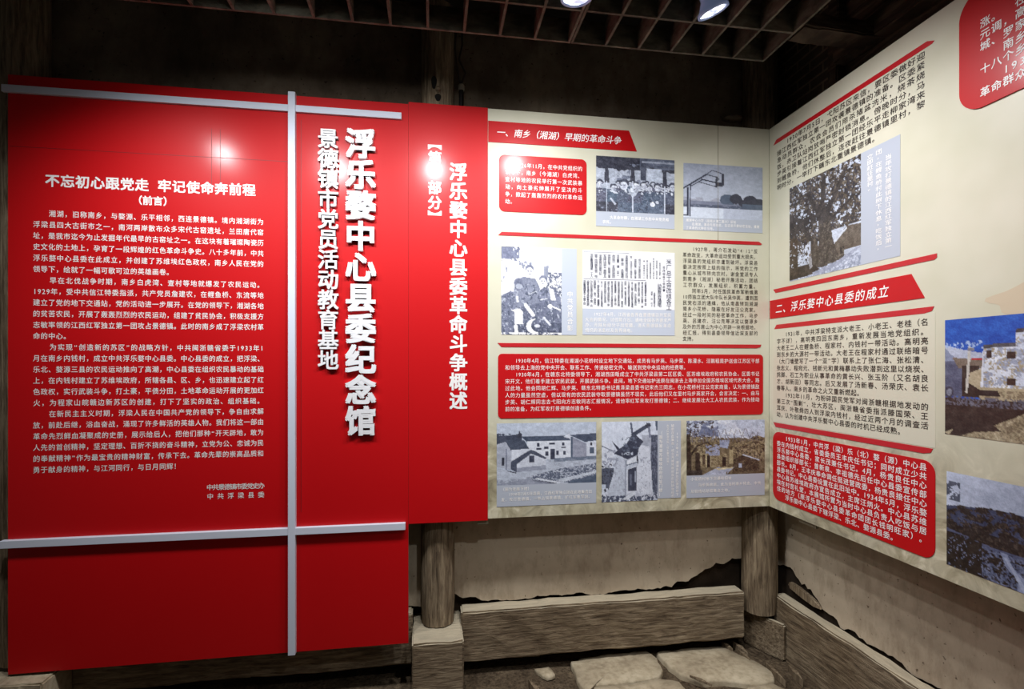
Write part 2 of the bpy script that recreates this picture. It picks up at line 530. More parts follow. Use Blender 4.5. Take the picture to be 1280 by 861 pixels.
def plinth(x0, x1, y0, y1, z1, label, seed):
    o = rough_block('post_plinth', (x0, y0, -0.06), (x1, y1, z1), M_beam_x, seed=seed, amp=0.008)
    return tag(o, label, 'plinth')
plinth(-2.012, -1.752, -0.075, 0.29, 0.285, 'square weathered block under the post beside the preface board', 21)
o = rough_block('post_plinth', (-4.02, -0.075, -0.06), (-3.655, 0.19, 0.238), M_stone, seed=22, amp=0.008)
tag(o, 'pale worn block under the far left post, below the red board corner', 'plinth')

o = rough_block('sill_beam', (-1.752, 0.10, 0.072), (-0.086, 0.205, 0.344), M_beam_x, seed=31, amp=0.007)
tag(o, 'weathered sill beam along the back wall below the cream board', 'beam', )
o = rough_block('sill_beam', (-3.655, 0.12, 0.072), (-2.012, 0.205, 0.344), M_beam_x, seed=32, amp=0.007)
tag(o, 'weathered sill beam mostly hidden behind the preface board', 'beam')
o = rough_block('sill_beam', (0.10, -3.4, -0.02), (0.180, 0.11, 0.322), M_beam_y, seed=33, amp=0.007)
tag(o, 'weathered sill beam along the right wall running towards the viewer', 'beam')
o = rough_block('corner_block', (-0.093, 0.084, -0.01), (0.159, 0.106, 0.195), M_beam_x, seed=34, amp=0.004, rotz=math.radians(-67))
tag(o, 'short split timber block on the floor under the corner post', 'block')
# rubble and broken laths behind the right beam
def lath(y, z, l, t, h, label):
    mb = MB(); c = Vector((0.1825, y, z)); d = Vector((0, -math.cos(t), math.sin(t))); n = Vector((0, math.sin(t), math.cos(t)))
    prof = [(-0.5, -0.2), (-0.44, -0.9), (-0.1, -1.0), (0.3, -0.8), (0.5, -0.1), (0.46, 0.3), (0.2, 0.9), (-0.2, 1.0), (-0.47, 0.7)]
    fr = [c + d * (a * l) + n * (b * h) for a, b in prof]; e = Vector((0.011, 0, 0)); N = len(fr)
    mb.poly([p - e for p in fr]); mb.poly([p + e for p in fr][::-1])
    for i in range(N):
        j = (i + 1) % N
        mb.poly([fr[j] - e, fr[i] - e, fr[i] + e, fr[j] + e])
    tag(mb.build('broken_lath', M_post, loc=tuple(c)), label, 'lath')
lath(-0.06, 0.375, 0.26, -0.12, 0.022, 'split lath lying in the peeled plaster behind the right beam')

# conduit beside the middle post
mb = lathe([(0.0, 2.2), (0.013, 2.2), (0.013, 3.21), (0.0, 3.21)], 14, (0, 0, 1), (bk(571, 120, 0.16)[0] + 0.024, 0.16, 0))
con = mb.build('conduit', M_pipe, loc=(bk(571, 120, 0.16)[0], 0.16, 2.2), smooth=False)
tag(con, 'black wiring conduit rising beside the middle post', 'conduit')
cx = bk(571, 120, 0.16)[0] + 0.024
lathe([(0.0, 3.195), (0.018, 3.195), (0.018, 3.222), (0.012, 3.23), (0.0, 3.23)], 14, (0, 0, 1), (cx, 0.16, 0)).build('conduit_cap', M_pipecap, con)
def tube(pts, r, name, material, parent=None, loc=None, seg=8):
    mb = MB(); pts = [Vector(p) for p in pts]; rings = []
    for i, p in enumerate(pts):
        t = (pts[min(i + 1, len(pts) - 1)] - pts[max(i - 1, 0)]).normalized()
        e1 = t.orthogonal().normalized(); e2 = t.cross(e1)
        rings.append([p + (e1 * math.cos(2 * math.pi * k / seg) + e2 * math.sin(2 * math.pi * k / seg)) * r for k in range(seg)])
    for a, b in zip(rings, rings[1:]):
        for k in range(seg):
            j = (k + 1) % seg
            mb.poly([a[k], a[j], b[j], b[k]])
    mb.poly(rings[0]); mb.poly(rings[-1])
    return mb.build(name, material, parent, loc, smooth=True)
M_cable = mat('dusty_cable', srgb(58, 48, 40), 0.7)
tube([(cx, 0.16, 3.23), (cx + 0.024, 0.155, 3.29), (cx - 0.012, 0.15, 3.36), (cx + 0.006, 0.15, 3.44), (cx + 0.002, 0.15, 3.60)], 0.006, 'cable', M_cable, con)
tube([(cx - 0.004, 0.16, 3.23), (cx - 0.022, 0.15, 3.32), (cx - 0.035, 0.15, 3.42), (cx - 0.02, 0.15, 3.60)], 0.005, 'cable', M_cable, con)

# small stone ledge low on the upper back wall
u, v = bk(914, 150, 0.18)
mb = MB()
lathe([(0.0, -0.05), (0.035, -0.05), (0.045, -0.03), (0.04, 0.0), (0.02, 0.02)], 14, (0, 1, 0), (u, 0.185, v), mb)
for k, p in enumerate(mb.v):
    mb.v[k] = (u + (p[0] - u) * 1.4, p[1], v + (p[2] - v) * 0.35)
o = mb.build('plaster_lump', M_oldwall, loc=(u, 0.185, v), smooth=True)
tag(o, 'small lump of plaster on the dark wall above the back cream board', 'plaster lump')

# ------------------------------------------------------------------ floor stones
def flagstone(pts_px, label, z=0.016, seed=1, th=0.06, name='flagstone'):
    rnd = random.Random(seed); loop = []
    for (px, py) in pts_px:
        r = ray(px, py); t = (z - CAM.z) / r[2]
        loop.append(Vector((CAM.x + r[0] * t, CAM.y + r[1] * t, z)))
    fine = []
    n = len(loop)
    for i in range(n):
        a, b = loop[i], loop[(i + 1) % n]; k = max(2, int((b - a).length / 0.03))
        nn = Vector((-(b - a).y, (b - a).x, 0)).normalized()
        for s in range(k):
            p = a.lerp(b, s / k)
            if s: p = p + nn * rnd.uniform(-0.006, 0.006)
            fine.append(p)
    c = sum(fine, Vector()) / len(fine)
    mb = MB(); N = len(fine)
    rings = []
    for f, dz in ((1.0, -th), (1.0, -0.012), (0.975, 0.0), (0.6, 0.004), (0.25, 0.003)):
        rings.append([c + (p - c) * f + Vector((0, 0, dz + (rnd.uniform(-0.002, 0.002) if f < 0.98 else 0))) for p in fine])
    for a, b in zip(rings, rings[1:]):
        for k in range(N):
            j = (k + 1) % N
            mb.poly([a[k], a[j], b[j], b[k]])
    mb.poly(rings[-1])
    o = mb.build(name, M_stone, loc=(c.x, c.y, z - th), smooth=True)
    return tag(o, label, 'stone')
flagstone([(713, 826), (760, 817), (808, 813), (822, 822), (829, 836), (824, 845), (792, 851), (742, 856), (733, 866), (722, 850)], 'pale flagstone on the earth floor below the middle of the back beam', seed=1)
flagstone([(820, 815), (870, 809), (905, 808), (925, 818), (945, 826), (966, 840), (968, 850), (945, 856), (930, 853), (905, 850), (880, 851), (850, 842), (836, 832)], 'larger grey flagstone on the floor left of the corner block', seed=2)
flagstone([(742, 858), (792, 853), (822, 847), (850, 852), (870, 875), (860, 900), (745, 900)], 'flagstone at the bottom edge in front of the pale slab', seed=3)
flagstone([(935, 858), (965, 853), (985, 862), (1000, 880), (960, 900), (920, 880)], 'flagstone at the bottom edge in front of the corner block', seed=4)
flagstone([(668, 836), (686, 833), (694, 843), (684, 846)], 'small thin stone chip on the earth left of the pale slab', z=0.01, seed=5, th=0.02, name='stone_chip')
# loose splinters of wood on the floor below the corner
spl = [(902, 803, 916, 812, 0.007), (916, 803, 935, 818, 0.009), (956, 828, 982, 852, 0.006), (985, 832, 1004, 852, 0.008), (922, 812, 938, 825, 0.006), (660, 850, 680, 875, 0.008), (862, 848, 890, 860, 0.006)]
spl_l = ['short pale splinter just under the right end of the back beam', 'broad splinter lying in front of the corner block', 'thin splinter between the grey flagstone and the corner block',
         'splinter on the floor against the right sill beam', 'thin splinter beside the left foot of the corner block', 'splinter on the earth right of the post plinth', 'thin splinter lying on the large grey flagstone']
for k, (xa, ya, xb, yb, r_) in enumerate(spl):
    pp = []
    for px, py in ((xa, ya), (xb, yb)):
        r = ray(px, py); t = (0.02 - CAM.z) / r[2]; pp.append(Vector((CAM.x + r[0] * t, CAM.y + r[1] * t, 0.02 if k != 6 else 0.034)))
    d = pp[1] - pp[0]; s_ = Vector((-d.y, d.x, 0)).normalized() * r_ * 1.6
    h = Vector((0, 0, r_ * 0.9)); lo = Vector((0, 0, -0.03 if k != 6 else -0.006))
    a, m_, b = pp[0], pp[0] + d * 0.45 + s_ * 0.4, pp[1]
    mb = MB()
    top = [a, m_ + s_, b, m_ - s_]
    mb.poly([p + h for p in top]); mb.poly([p + lo for p in top][::-1])
    for i in range(4):
        j = (i + 1) % 4
        mb.poly([top[j] + h, top[i] + h, top[i] + lo, top[j] + lo])
    o = mb.build('wood_splinter', M_post, loc=tuple((a + b) / 2 + lo))
    tag(o, spl_l[k], 'splinter', 'splinters on the earth floor')

# ------------------------------------------------------------------ ceiling lattice
ZL, FH = 3.13, 0.105           # lower edge and height of the slats
def lattice(xs, ys, label):
    x0, x1, y0, y1 = xs[0], xs[-1], ys[-1], ys[0]
    root = empty('ceiling_lattice', ((x0 + x1) / 2, (y0 + y1) / 2, ZL)); t = 0.0055
    tag(root, label, 'lattice', 'wooden lattice panels under the ceiling')
    for x in xs:
        mb = MB(); mb.box((x - t, y0, ZL), (x + t, y1, ZL + FH)); mb.build('slat', M_lat, root)
    for y in ys:
        mb = MB()
        mb.box((x0 - t, y - t, ZL + 0.001), (x1 + t, y + t, ZL + FH - 0.001)); mb.build('slat', M_lat, root)
    return root
ys = [-0.453 - 0.2135 * k for k in range(14)]
xr = [-0.348 - 0.1565 * k for k in range(7)]
xl = [-1.301 - 0.1565 * k for k in range(17)]
lattice(xr[::-1], ys, 'brown wooden lattice panel under the ceiling above the cream boards')
lattice(xl[::-1], ys, 'brown wooden lattice panel under the ceiling above the red boards')
# hangers that carry the lattice
o = rough_block('lattice_hanger', (-4.1, -0.9, ZL + FH - 0.002), (0.14, -0.84, ZL + FH + 0.07), M_dark, seed=41)
tag(o, 'dark joist lying across the top of the ceiling lattice nearer the back wall', 'joist', 'joists over the lattice')
o = rough_block('lattice_hanger', (-4.1, -1.96, ZL + FH - 0.002), (0.14, -1.90, ZL + FH + 0.07), M_dark, seed=42)
tag(o, 'dark joist lying across the top of the ceiling lattice nearer the viewer', 'joist', 'joists over the lattice')

# ------------------------------------------------------------------ spot lamps in the lattice
lamp_labels = ['lit round spot lamp above the preface text on the red board', 'lit round spot lamp above the raised white characters',
               'lit round spot lamp above the narrow red title board', 'lit round spot lamp facing straight down, left of the two in view',
               'lit round spot lamp tilted towards the right wall, right of the two in view', 'lit round spot lamp above the right cream board',
               'lit round spot lamp farthest from the back wall, behind the viewer']
def spot_lamp(i):
    pos, aim = Vector(LAMPS[i][0]), Vector(LAMPS[i][1])
    tilt = {3: Vector((0.05, 0.12, -1)), 4: Vector((0.42, 0.12, -1))}.get(i, (aim - pos).normalized() + Vector((0, 0, -1)))
    ax = Vector(tilt).normalized()
    root = empty('spot_lamp', pos)
    tag(root, lamp_labels[i], 'lamp', 'spot lamps in the ceiling lattice')
    b = pos - ax * 0.012
    lathe([(0.0, -0.085), (0.028, -0.085), (0.034, -0.075), (0.034, -0.045), (0.050, -0.014), (0.060, -0.004), (0.060, 0.006), (0.052, 0.006), (0.050, 0.0)], 40, ax, b).build('bulb', M_glow, root, smooth=True)
    mb = lathe([(0.0515, 0.0015), (0.040, 0.0045), (0.022, 0.007), (0.0, 0.008)], 40, ax, b)
    mb.build('lens', M_lens, root, smooth=False)
    base = b - ax * 0.08
    tube([base, base + Vector((0, 0, 0.05)), Vector((base.x, base.y, ZL + FH + 0.01))], 0.010, 'stem', M_pipe, root)
for i in range(len(LAMPS)):
    spot_lamp(i)

# ------------------------------------------------------------------ writing
T = {
 'title': '不忘初心跟党走 牢记使命奔前程', 'sub': '（前言）',
 'body': ['　　湘湖，旧称南乡，与婺源、乐平相邻，西连景德镇。境内湘湖街为', '浮梁县四大古街市之一，南河两岸散布众多宋代古窑遗址，兰田唐代窑', '址，是我市迄今为止发掘年代最早的古窑址之一。在这块有着璀璨陶瓷历',
  '史文化的土地上，孕育了一段辉煌的红色革命斗争史。八十多年前，中共', '浮乐婺中心县委在此成立，并创建了苏维埃红色政权，南乡人民在党的', '领导下，绘就了一幅可歌可泣的英雄画卷。',
  '　　早在北伐战争时期，南乡白虎湾、查村等地就爆发了农民运动。', '1929年，受中共信江特委指派，共产党员詹建农，在鲤鱼桥、东流等地', '建立了党的地下交通站，党的活动进一步展开。在党的领导下，湘湖各地',
  '的贫苦农民，开展了轰轰烈烈的农民运动，组建了贫民协会，积极支援方', '志敏率领的江西红军独立第一团攻占景德镇。此时的南乡成了浮梁农村革', '命的中心。',
  '　　为实现“创造新的苏区”的战略方针，中共闽浙赣省委于1933年1', '月在南乡内钱村，成立中共浮乐婺中心县委。中心县委的成立，把浮梁、', '乐北、婺源三县的农民运动推向了高潮，中心县委在组织农民暴动的基础',
  '上，在内钱村建立了苏维埃政府，所辖各县、区、乡，也迅速建立起了红', '色政权，实行武装斗争，打土豪，平债分田，土地革命运动开展的更加红', '火，为程家山皖赣边新苏区的创建，打下了坚实的政治、组织基础。',
  '　　在新民主主义时期，浮梁人民在中国共产党的领导下，争自由求解', '放，前赴后继，浴血奋战，涌现了许多鲜活的英雄人物。我们将这一部由', '革命先烈鲜血凝聚成的史册，展示给后人，把他们那种“开天辟地，敢为',
  '人先的首创精神，坚定理想、百折不挠的奋斗精神，立党为公、忠诚为民', '的奉献精神”作为最宝贵的精神财富，传承下去。革命先辈的崇高品质和', '勇于献身的精神，与江河同行，与日月同辉！'],
 'sign': ['中共景德镇市委党史办', '中 共 浮 梁 县 委'],
 'big': '浮乐婺中心县委纪念馆', 'small': '景德镇市党员活动教育基地', 'part': '︻第一部分︼', 'over': '浮乐婺中心县委革命斗争概述',
 'h1': '一、南乡（湘湖）早期的革命斗争', 'h2': '二、浮乐婺中心县委的成立',
 'p1': ['　　1926年11月，在中共党组织的', '领导下，南乡（今湘湖）白虎湾、', '查村等地的农民举行第一次武装暴', '动，向土豪劣绅展开了坚决的斗', '争，掀起了轰轰烈烈的农村革命运', '动。'],
 'col': ['　　1927年，蒋介石发动“4·12”反', '革命政变，大革命运动受到重大损失。', '浮梁县的党组织亦遭到破坏。浮梁县', '委决定按照上级的指示，将党的工作', '重心从城市转向农村。谢金堂派专人', '到南乡（湘湖）秘密开展活动，团结', '工农群众，发展组织，积蓄力量。',
  '　　同年5月，时任国民革命军新编第', '10师独立团大队中队长吴仲英，遭到国', '民党右派的通缉，他从南昌转到湘湖', '南乡小花桥，隐蔽在好友汪公克家。', '经过一段时间的秘密革命工作，马步', '英、吕建农、汪公克等决定以婺源乡', '及外的历居山为中心开辟一块根据地，', '经汇报，得到县委领导信近深支部的', '支持。'],
 'wide': ['　　1930年4月，信江特委在湘湖小花桥村设立地下交通站，成员有马步英、马步荣、陈灌水、汪鹏程是护送信江苏区干部', '和领导去上海的党中央开会、联系工作、传递秘密文件、输送到党中央运动的经费等。', '　　1930年6月，在赣东北特委领导下，湘湖西田畈成立了中共浮梁县第二区区委、区苏维埃政府和农民协会。区委书记',
  '宋开文，他们着手建立农民武装，开展武装斗争。此间，地下交通站护送原在闽浙去上海参加全国苏维埃区域代表大会，路', '过此地，他会同胡仁辉、马步英、赣东北特委书记黄泽梁县委书记宋杰三同志，在小花桥村汪公克家商量，认为景德镇敌', '人的力量虽然空虚，但以现有的农民武装夺取景德镇虽然不现实，此后他们又在里村马步英家开会，会言决定：一、由马',
  '步英、胡仁辉同志去弋阳向方志敏同志汇报情况，请他率红军来攻打景德镇；二、继续发展壮大工人农民武装，作为接动', '前的准备，为红军攻打景德镇创造条件。'],
 'ra': ['　　1930年7月5日，弋阳苏区来信，要区委做好迎', '接江西红军独立第一团攻袭景德镇的准备。区委紧', '急动员群众，农会会员们用杀猪盆洗米，烧茶烧', '饭，赤卫队站岗放哨严密封锁消息。傍晚时分，马', '步英引接着江西红军独立第一团经乐平走柳家湾来', '到鲤鱼桥，他们休整后，连夜赶往景德镇里村，黎', '明时分，一举打下赣东北重镇景德镇。'],
 'rcap': ['当年攻打景德镇的江西红军独立第一', '团，在鲤鱼桥村此树下休息，吃饭后，', '立即赶往里村。'],
 'rb': ['　　1931年，中共浮梁特支派大老王、小老王、老桂（名', '字不详），高明亮四回东南乡，重新发展当地党组织。', '大老王二人在鲤鱼桥、程家村、内钱村一带活动。高明亮', '到东乡的大源村一带活动。大老王在程家村通过联络暗号', '（大门墙壁写了一个“亚”字）联系上了张仁海、张松清、', '张志义、程宛元、钱新元和黄梅暴动失败潜到这里以烧炭、', '挑脚、石工为职业从事革命的黄长兴、张玉阶（又名胡良', '才、胡新田）等同志。后又发展了汤新春、汤荣庆、袁长', '春等人。南乡的革命之火又重新燃起。',
  '　　1932年11月，为粉碎国民党军对闽浙赣根据地发动的', '第三次“围剿”，壮大苏区，闽浙赣省委指派滕国荣、王', '耳庆、叶敬舜四人到浮梁内钱村，经过近两个月的调查活', '动，认为创建中共浮乐婺中心县委的时机已经成熟。'],
 'rc': ['　　1933年1月，中共浮（梁）乐（北）婺（源）中心县', '委在内钱村成立，省委委员王丰庆任书记；同时成立少共', '浮乐婺中心县委，家长茂兼任书记。4月，杨贵良任中心', '县委组织部部长；曾新泉、李祖德先后任中心县委宣传部', '部长。8月，王丰庆奉命调任挺进营政委，杨贵良接任中心', '县委书记。中心县委设置在此旧址中。1934年5月，浮乐婺', '中心县苏维埃政府亦宣告成立，主席汪炳火。中心县苏维', '埃在村宫礼堂，本展馆所置为当时中心县负责人吃饭与居', '住的地方（原浮乐婺中心县委革命团团长钱明旺家）。', '　　浮乐婺中心县委下辖浮梁、乐北、婺源县委。'],
 'rt': ['涨。　在全县', '元调，高潮中', '城、罗家桥北', '　　南乡各地', '十八个乡农民', '　　1931年春', '革命群众武装'],
 'c1': ['　　大革命时期，在湘湖工作的中共党员和', '农民。'], 'c2': ['湘湖中心小学（原南乡第二高小）旧址', '　　在湘湖，革命先驱在此，在这里开展秘密活动，播撒', '了革命的火种在当地。'],
 'c4': ['　　1927年4月，江西省各界在景德镇召开军民', '大会的情况，讨伐蒋介石，通电全国各界要求严', '办，开除反动分子出党籍，消灭景德镇反革命', '组织的消息以及各界通电。'],
 'c5': ['（图为老屋下村）', '　　1930年7月5日凌晨，江西红军独立团在此地集合出', '发，攻打景德镇，一举占领景德镇，扩红军筹军饷。'],
 'c6': ['1930年6月，湘湖各村在区委领导下', '秘密在此集会，成立苏维埃政府及农民协会组织', '赤卫队和游击队，打土豪分田地。', '（图为湘湖苏维埃政府旧址门楼）'],
 'c7': ['小花桥村地下交通站旧址', '　　马步英故居，此为当时南乡特支、中共', '及联络站秘密集会之地。'],
 'c3': ['中共党员合影'],
 'nh': '米厂总工会改组各工会启事', 'nb': '浮梁景德镇瓷业工人罢工运动委员会通电全国各界同胞为反对军阀压迫农工商学兵团结起来一致奋斗革命成功万岁国民政府',
}
def chars_of(x):
    return set(x) if isinstance(x, str) else set(''.join(x))
ALL = set()
for val in T.values(): ALL |= chars_of(val)
ALL -= set(' 　')
RAISED = chars_of(T['big']) | chars_of(T['small'])
GLY = {}
tmp = []
def want(ch, style):
    c = bpy.data.curves.new('glyph', 'FONT')
    c.body = ch; c.resolution_u = 2
    if style == 'x':
        c.extrude = 0.5; c.resolution_u = 3
    o = bpy.data.objects.new('glyph', c); COL.objects.link(o); tmp.append((ch, style, o))
for ch in ALL: want(ch, 'm')
for ch in RAISED: want(ch, 'x')
dg = bpy.context.evaluated_depsgraph_get()
for ch, st, o in tmp:
    ev = o.evaluated_get(dg); me = ev.to_mesh()
    GLY[ch, st] = ([tuple(v.co) for v in me.vertices], [tuple(p.vertices) for p in me.polygons])
    ev.to_mesh_clear()
for ch, st, o in tmp:
    c = o.data; bpy.data.objects.remove(o); bpy.data.curves.remove(c)
def cw(ch):
    if ch == '　': return 1.0
    o = ord(ch)
    if ch in '“”': return 0.62
    return 0.56 if o < 128 or ch == '·' else 1.0
WEIGHT = {'r': ((0, 0),), 'm': ((-0.012, -0.012), (0.012, 0.012)), 'b': ((-0.026, -0.026), (0.026, 0.026), (-0.026, 0.026), (0.026, -0.026))}
def put(mb, plane, ch, style, u, v, size, d, slant=0.0, sx=1.0, rot=False):
    """one glyph centred in its em cell at (u, v)"""
    if ch in ' 　': return
    vs, fs = GLY[ch, 'm']
    cx = 0.5
    if ord(ch) < 128 or ch in '“”·':
        xs = [p[0] for p in vs]; cx = (min(xs) + max(xs)) / 2
    for kq, (ox, oy) in enumerate(WEIGHT[style]):
        out = []
        for x, y, z in vs:
            a, b = (x - cx + ox), (y - 0.36 + oy)
            out.append(P3(plane, u + (a * sx + b * slant) * size, v + b * size, d + 0.00012 * kq))
        mb.raw(out, fs)
def line(mb, plane, text, u0, u1, v, size, d, style='m', slant=0.0, full=None, sx=1.0):
    W = sum(cw(c) for c in text)
    pitch = (u1 - u0) / (full if full else W)
    u = u0
    for c in text:
        w_ = cw(c) * pitch
        put(mb, plane, c, style, u + w_ / 2, v, size, d, slant, sx)
        u += w_
def block(parent, plane, lines, pl, pr, first, last, d, material=M_white, style='m', fill=0.93, name='lettering', hscale=1.0, wscale=0.95):
    """text lines between the pixel columns pl..pr; first / last = pixel centre of first and last line at the left"""
    mbs = []
    u0 = uv(plane, pl, first[1])[0]; u1 = uv(plane, pr, first[1])[0]
    v0 = uv(plane, *first)[1]; v1 = uv(plane, *last)[1]
    full = max(sum(cw(c) for c in l) for l in lines)
    pitch_v = (v0 - v1) / max(1, len(lines) - 1)
    pu = (u1 - u0) / full
    size = min(pitch_v * fill, pu * 1.03) * hscale if len(lines) > 1 else pu * hscale
    for k, l in enumerate(lines):
        W = sum(cw(c) for c in l)
        if k == 0 or l.startswith('　　'): mbs.append(MB())
        line(mbs[-1], plane, l, u0, u1, v0 - pitch_v * k, size, d, style, full=None if W > full - 2.2 else full, sx=min(1.2, pu * wscale / size))
    return [mb.build(name, material, parent, weld=False, recalc=False) for mb in mbs]
def vblock(parent, plane, cols, ptop, pbot, d, material=M_white, style='m', name='lettering', size=None, sx=1.0):
    """vertical columns: cols = [(text, px_x, py_first_centre, py_last_centre)]"""
    mb = MB()
    for text, px, ya, yb in cols:
        u, va = uv(plane, px, ya); vb = uv(plane, px, yb)[1]
        n = len(text)
        for k, c in enumerate(text):
            if c in ' 　': continue
            v = va + (vb - va) * k / max(1, n - 1)
            s = size or abs(va - vb) / max(1, n - 1) * 0.92
            put(mb, plane, c, style, u + (0.2 * s if c in '，。' else 0), v + (0.25 * s if c in '，。' else 0), s, d, 0.0, sx)
    return mb.build(name, material, parent, weld=False, recalc=False)

# ------------------------------------------------------------------ display boards
TH = 0.022
# tall red preface board
uA0, uA1 = bk(10, 400)[0], bk(510.5, 700)[0]
vA0, vA1 = bk(10, 843)[1], bk(340, 117.4)[1]
mb = MB(); mb.prism('B', rect(uA0, uA1, vA0, vA1), -TH, 0.0, 0, 1)
M_rededge = mat('timber_batten_edge', srgb(110, 98, 80), 0.8)
boardA = mb.build('display_board', [M_red, M_rededge], loc=((uA0 + uA1) / 2, 0, vA0))
tag(boardA, 'tall glossy red preface board with silver cross strips and white text', 'display board', 'display boards on the walls')
# aluminium strips
st = 0.030
def strip(u0, u1, v0, v1, th):
    mb = MB(); mb.prism('B', rect(u0, u1, v0, v1), 0.0, th)
    o = mb.build('metal_strip', M_silver, boardA, bevel=0.0015)
    o['label'] = 'silver grey metal strip'
vt = bk(6, 107)[1]; vb_ = bk(6, 116)[1]
strip(bk(6, 111)[0] - 0.004, bk(502, 145)[0], vb_, vt, 0.016)
vt = bk(7, 674.2)[1]; vb_ = bk(7, 683.6)[1]
strip(bk(6, 678)[0] - 0.004, bk(507, 655)[0], vb_, vt, 0.026)
strip(bk(361.8, 400)[0], bk(370.6, 400)[0], bk(365, 815.5)[1], bk(365, 117.8)[1], 0.029)
E_ = 0.0008
M_seam = mat('film_seam', srgb(120, 8, 14), 0.5)
def seam(parent, u0, u1, v0, v1, material):
    mb = MB(); mb.prism('B', rect(u0, u1, v0, v1), -0.002, 0.0004); mb.build('film_seam', material, parent)
zs = bk(280, 197.5)[1]
seam(boardA, uA0 + 0.01, bk(361, 200)[0], zs - 0.0012, zs + 0.0012, M_seam)
for px in (264.5, 275.5):
    us = bk(px, 190)[0]; seam(boardA, us - 0.0010, us + 0.0010, zs - 0.16, zs + 0.14, M_seam)
us = bk(376.5, 300)[0]; seam(boardA, us - 0.0012, us + 0.0012, bk(376, 640)[1], bk(376, 150)[1], M_seam)
# title, subtitle, body text, signature
ut0, vt0 = bk(56, 225.6); ut1 = bk(320, 237)[0]; n_ = sum(cw(c) for c in T['title'])
pt_ = (ut1 - ut0) / n_
for piece, off in zip(T['title'].split(' '), (0, 7.56)):
    mb = MB(); line(mb, 'B', piece, ut0 + off * pt_, ut0 + (off + len(piece)) * pt_, vt0, pt_ * 0.97, E_, 'b')
    mb.build('heading', M_white, boardA, weld=False, recalc=False)
mb = MB()
us0, vs0 = bk(165, 250.0); us1 = bk(217, 251)[0]
line(mb, 'B', T['sub'], us0, us1, vs0, (us1 - us0) / 4 * 1.0, E_, 'b')
mb.build('subheading', M_white, boardA, weld=False, recalc=False)
block(boardA, 'B', T['body'], 41, 330, (42, 266.3), (42, 587.5), E_, style='m', fill=0.90)
mb = MB()
for txt, y in zip(T['sign'], (609.2, 620.6)):
    a0, v_ = bk(258.7, y); a1 = bk(330.5, y)[0]
    W = sum(cw(c) for c in txt)
    line(mb, 'B', txt, a0, a1, v_, 0.0305, E_, 'm')
mb.build('signature', M_white, boardA, weld=False, recalc=False)
# raised characters
def raised(text, px, ya, yb, size, style, depth, wide=1.0):
    u, va = bk(px, ya); vb = bk(px, yb)[1]
    for k, ch in enumerate(text):
        vs, fs = GLY[ch, 'x']
        v = va + (vb - va) * k / (len(text) - 1)
        mb = MB()
        for kq, (ox, oy) in enumerate(((-style, -style), (style, style), (-style, style), (style, -style))):
            mb.raw([P3('B', u + (x - 0.5 + ox) * size * wide, v + (y - 0.36 + oy) * size, depth / 2 + z * depth + 0.0004 * kq) for x, y, z in vs], fs)
        o = mb.build('raised_character', M_letter, boardA, weld=False, recalc=False)
        o['label'] = 'raised white character'
raised(T['big'], 451.5, 182.0, 526.0, 0.152, 0.034, 0.022)
raised(T['small'], 411.0, 175.0, 450.3, 0.103, 0.018, 0.018)

# narrow red title board
uB0, uB1 = uA1 + 0.001, bk(609.7, 400)[0]
vB0, vB1 = bk(560, 652.5)[1], bk(560, 131.0)[1]
mb = MB(); mb.prism('B', rect(uB0, uB1, vB0, vB1), -TH, -0.0005, 0, 1)
boardB = mb.build('display_board', [M_red, M_edge], loc=((uB0 + uB1) / 2, 0, vB0))
tag(boardB, 'narrow red title board with one column of large white writing', 'display board', 'display boards on the walls')
vblock(boardB, 'B', [(T['over'], 573.0, 215.3, 501.0)], 0, 0, E_, style='b', size=0.096, name='heading')
vblock(boardB, 'B', [(T['part'], 543.5, 179.0, 272.0)], 0, 0, E_, style='b', size=0.072, name='subheading')

# cream board on the back wall
uC0, uC1 = uB1 + 0.001, -0.0005
vC0, vC1 = bk(780, 640.5)[1], bk(780, 148.2)[1]
mb = MB(); mb.prism('B', rect(uC0, uC1, vC0, vC1), -TH, -0.0005, 0, 1)
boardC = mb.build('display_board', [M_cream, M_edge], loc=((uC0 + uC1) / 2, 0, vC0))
tag(boardC, 'cream board on the back wall with red panels and grey photographs', 'display board', 'display boards on the walls')
# cream board on the right wall
vD0, vD1 = sd(1100, 692)[1], sd(1100, 66.5)[1]
mb = MB(); mb.prism('S', rect(0.001, 2.6, vC0, vC1 - 0.0005), -TH, 0.0, 0, 1)
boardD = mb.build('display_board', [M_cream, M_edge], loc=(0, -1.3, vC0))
tag(boardD, 'long cream board on the right wall with colour photographs', 'display board', 'display boards on the walls')
M_seam2 = mat('panel_seam', srgb(128, 120, 98), 0.5)
us = bk(897.5, 230)[0]
mb = MB(); mb.prism('B', rect(us - 0.0008, us + 0.0008, bk(897, 303)[1], vC1 - 0.001), -0.002, 0.0018); mb.build('panel_seam', M_seam2, boardC)
# small metal tabs under the boards
for bd, pl_, (xa, ya, xb, yb) in ((boardD, 'S', (994, 647, 1015, 661)), (boardB, 'B', (597, 650, 611, 654.5))):
    a, b = uv(pl_, xa, ya), uv(pl_, xb, yb)
    mb = MB(); mb.prism(pl_, rect(a[0], b[0], bd['_w'][2] - 0.026, bd['_w'][2] + 0.01), -0.040, -TH - 0.0005)
    mb.build('mounting_tab', M_edge, bd)

def plate(parent, plane, loop, name, material, d=0.0025, d0=-0.001):
    mb = MB(); mb.prism(plane, loop, d0, d)
    return mb.build(name, material, parent)
def plate_px(plane, tl, br, r=0.0):
    a, b = uv(plane, *tl), uv(plane, *br)
    return rrect(a[0], b[0], b[1], a[1], r) if r else rect(a[0], b[0], b[1], a[1])
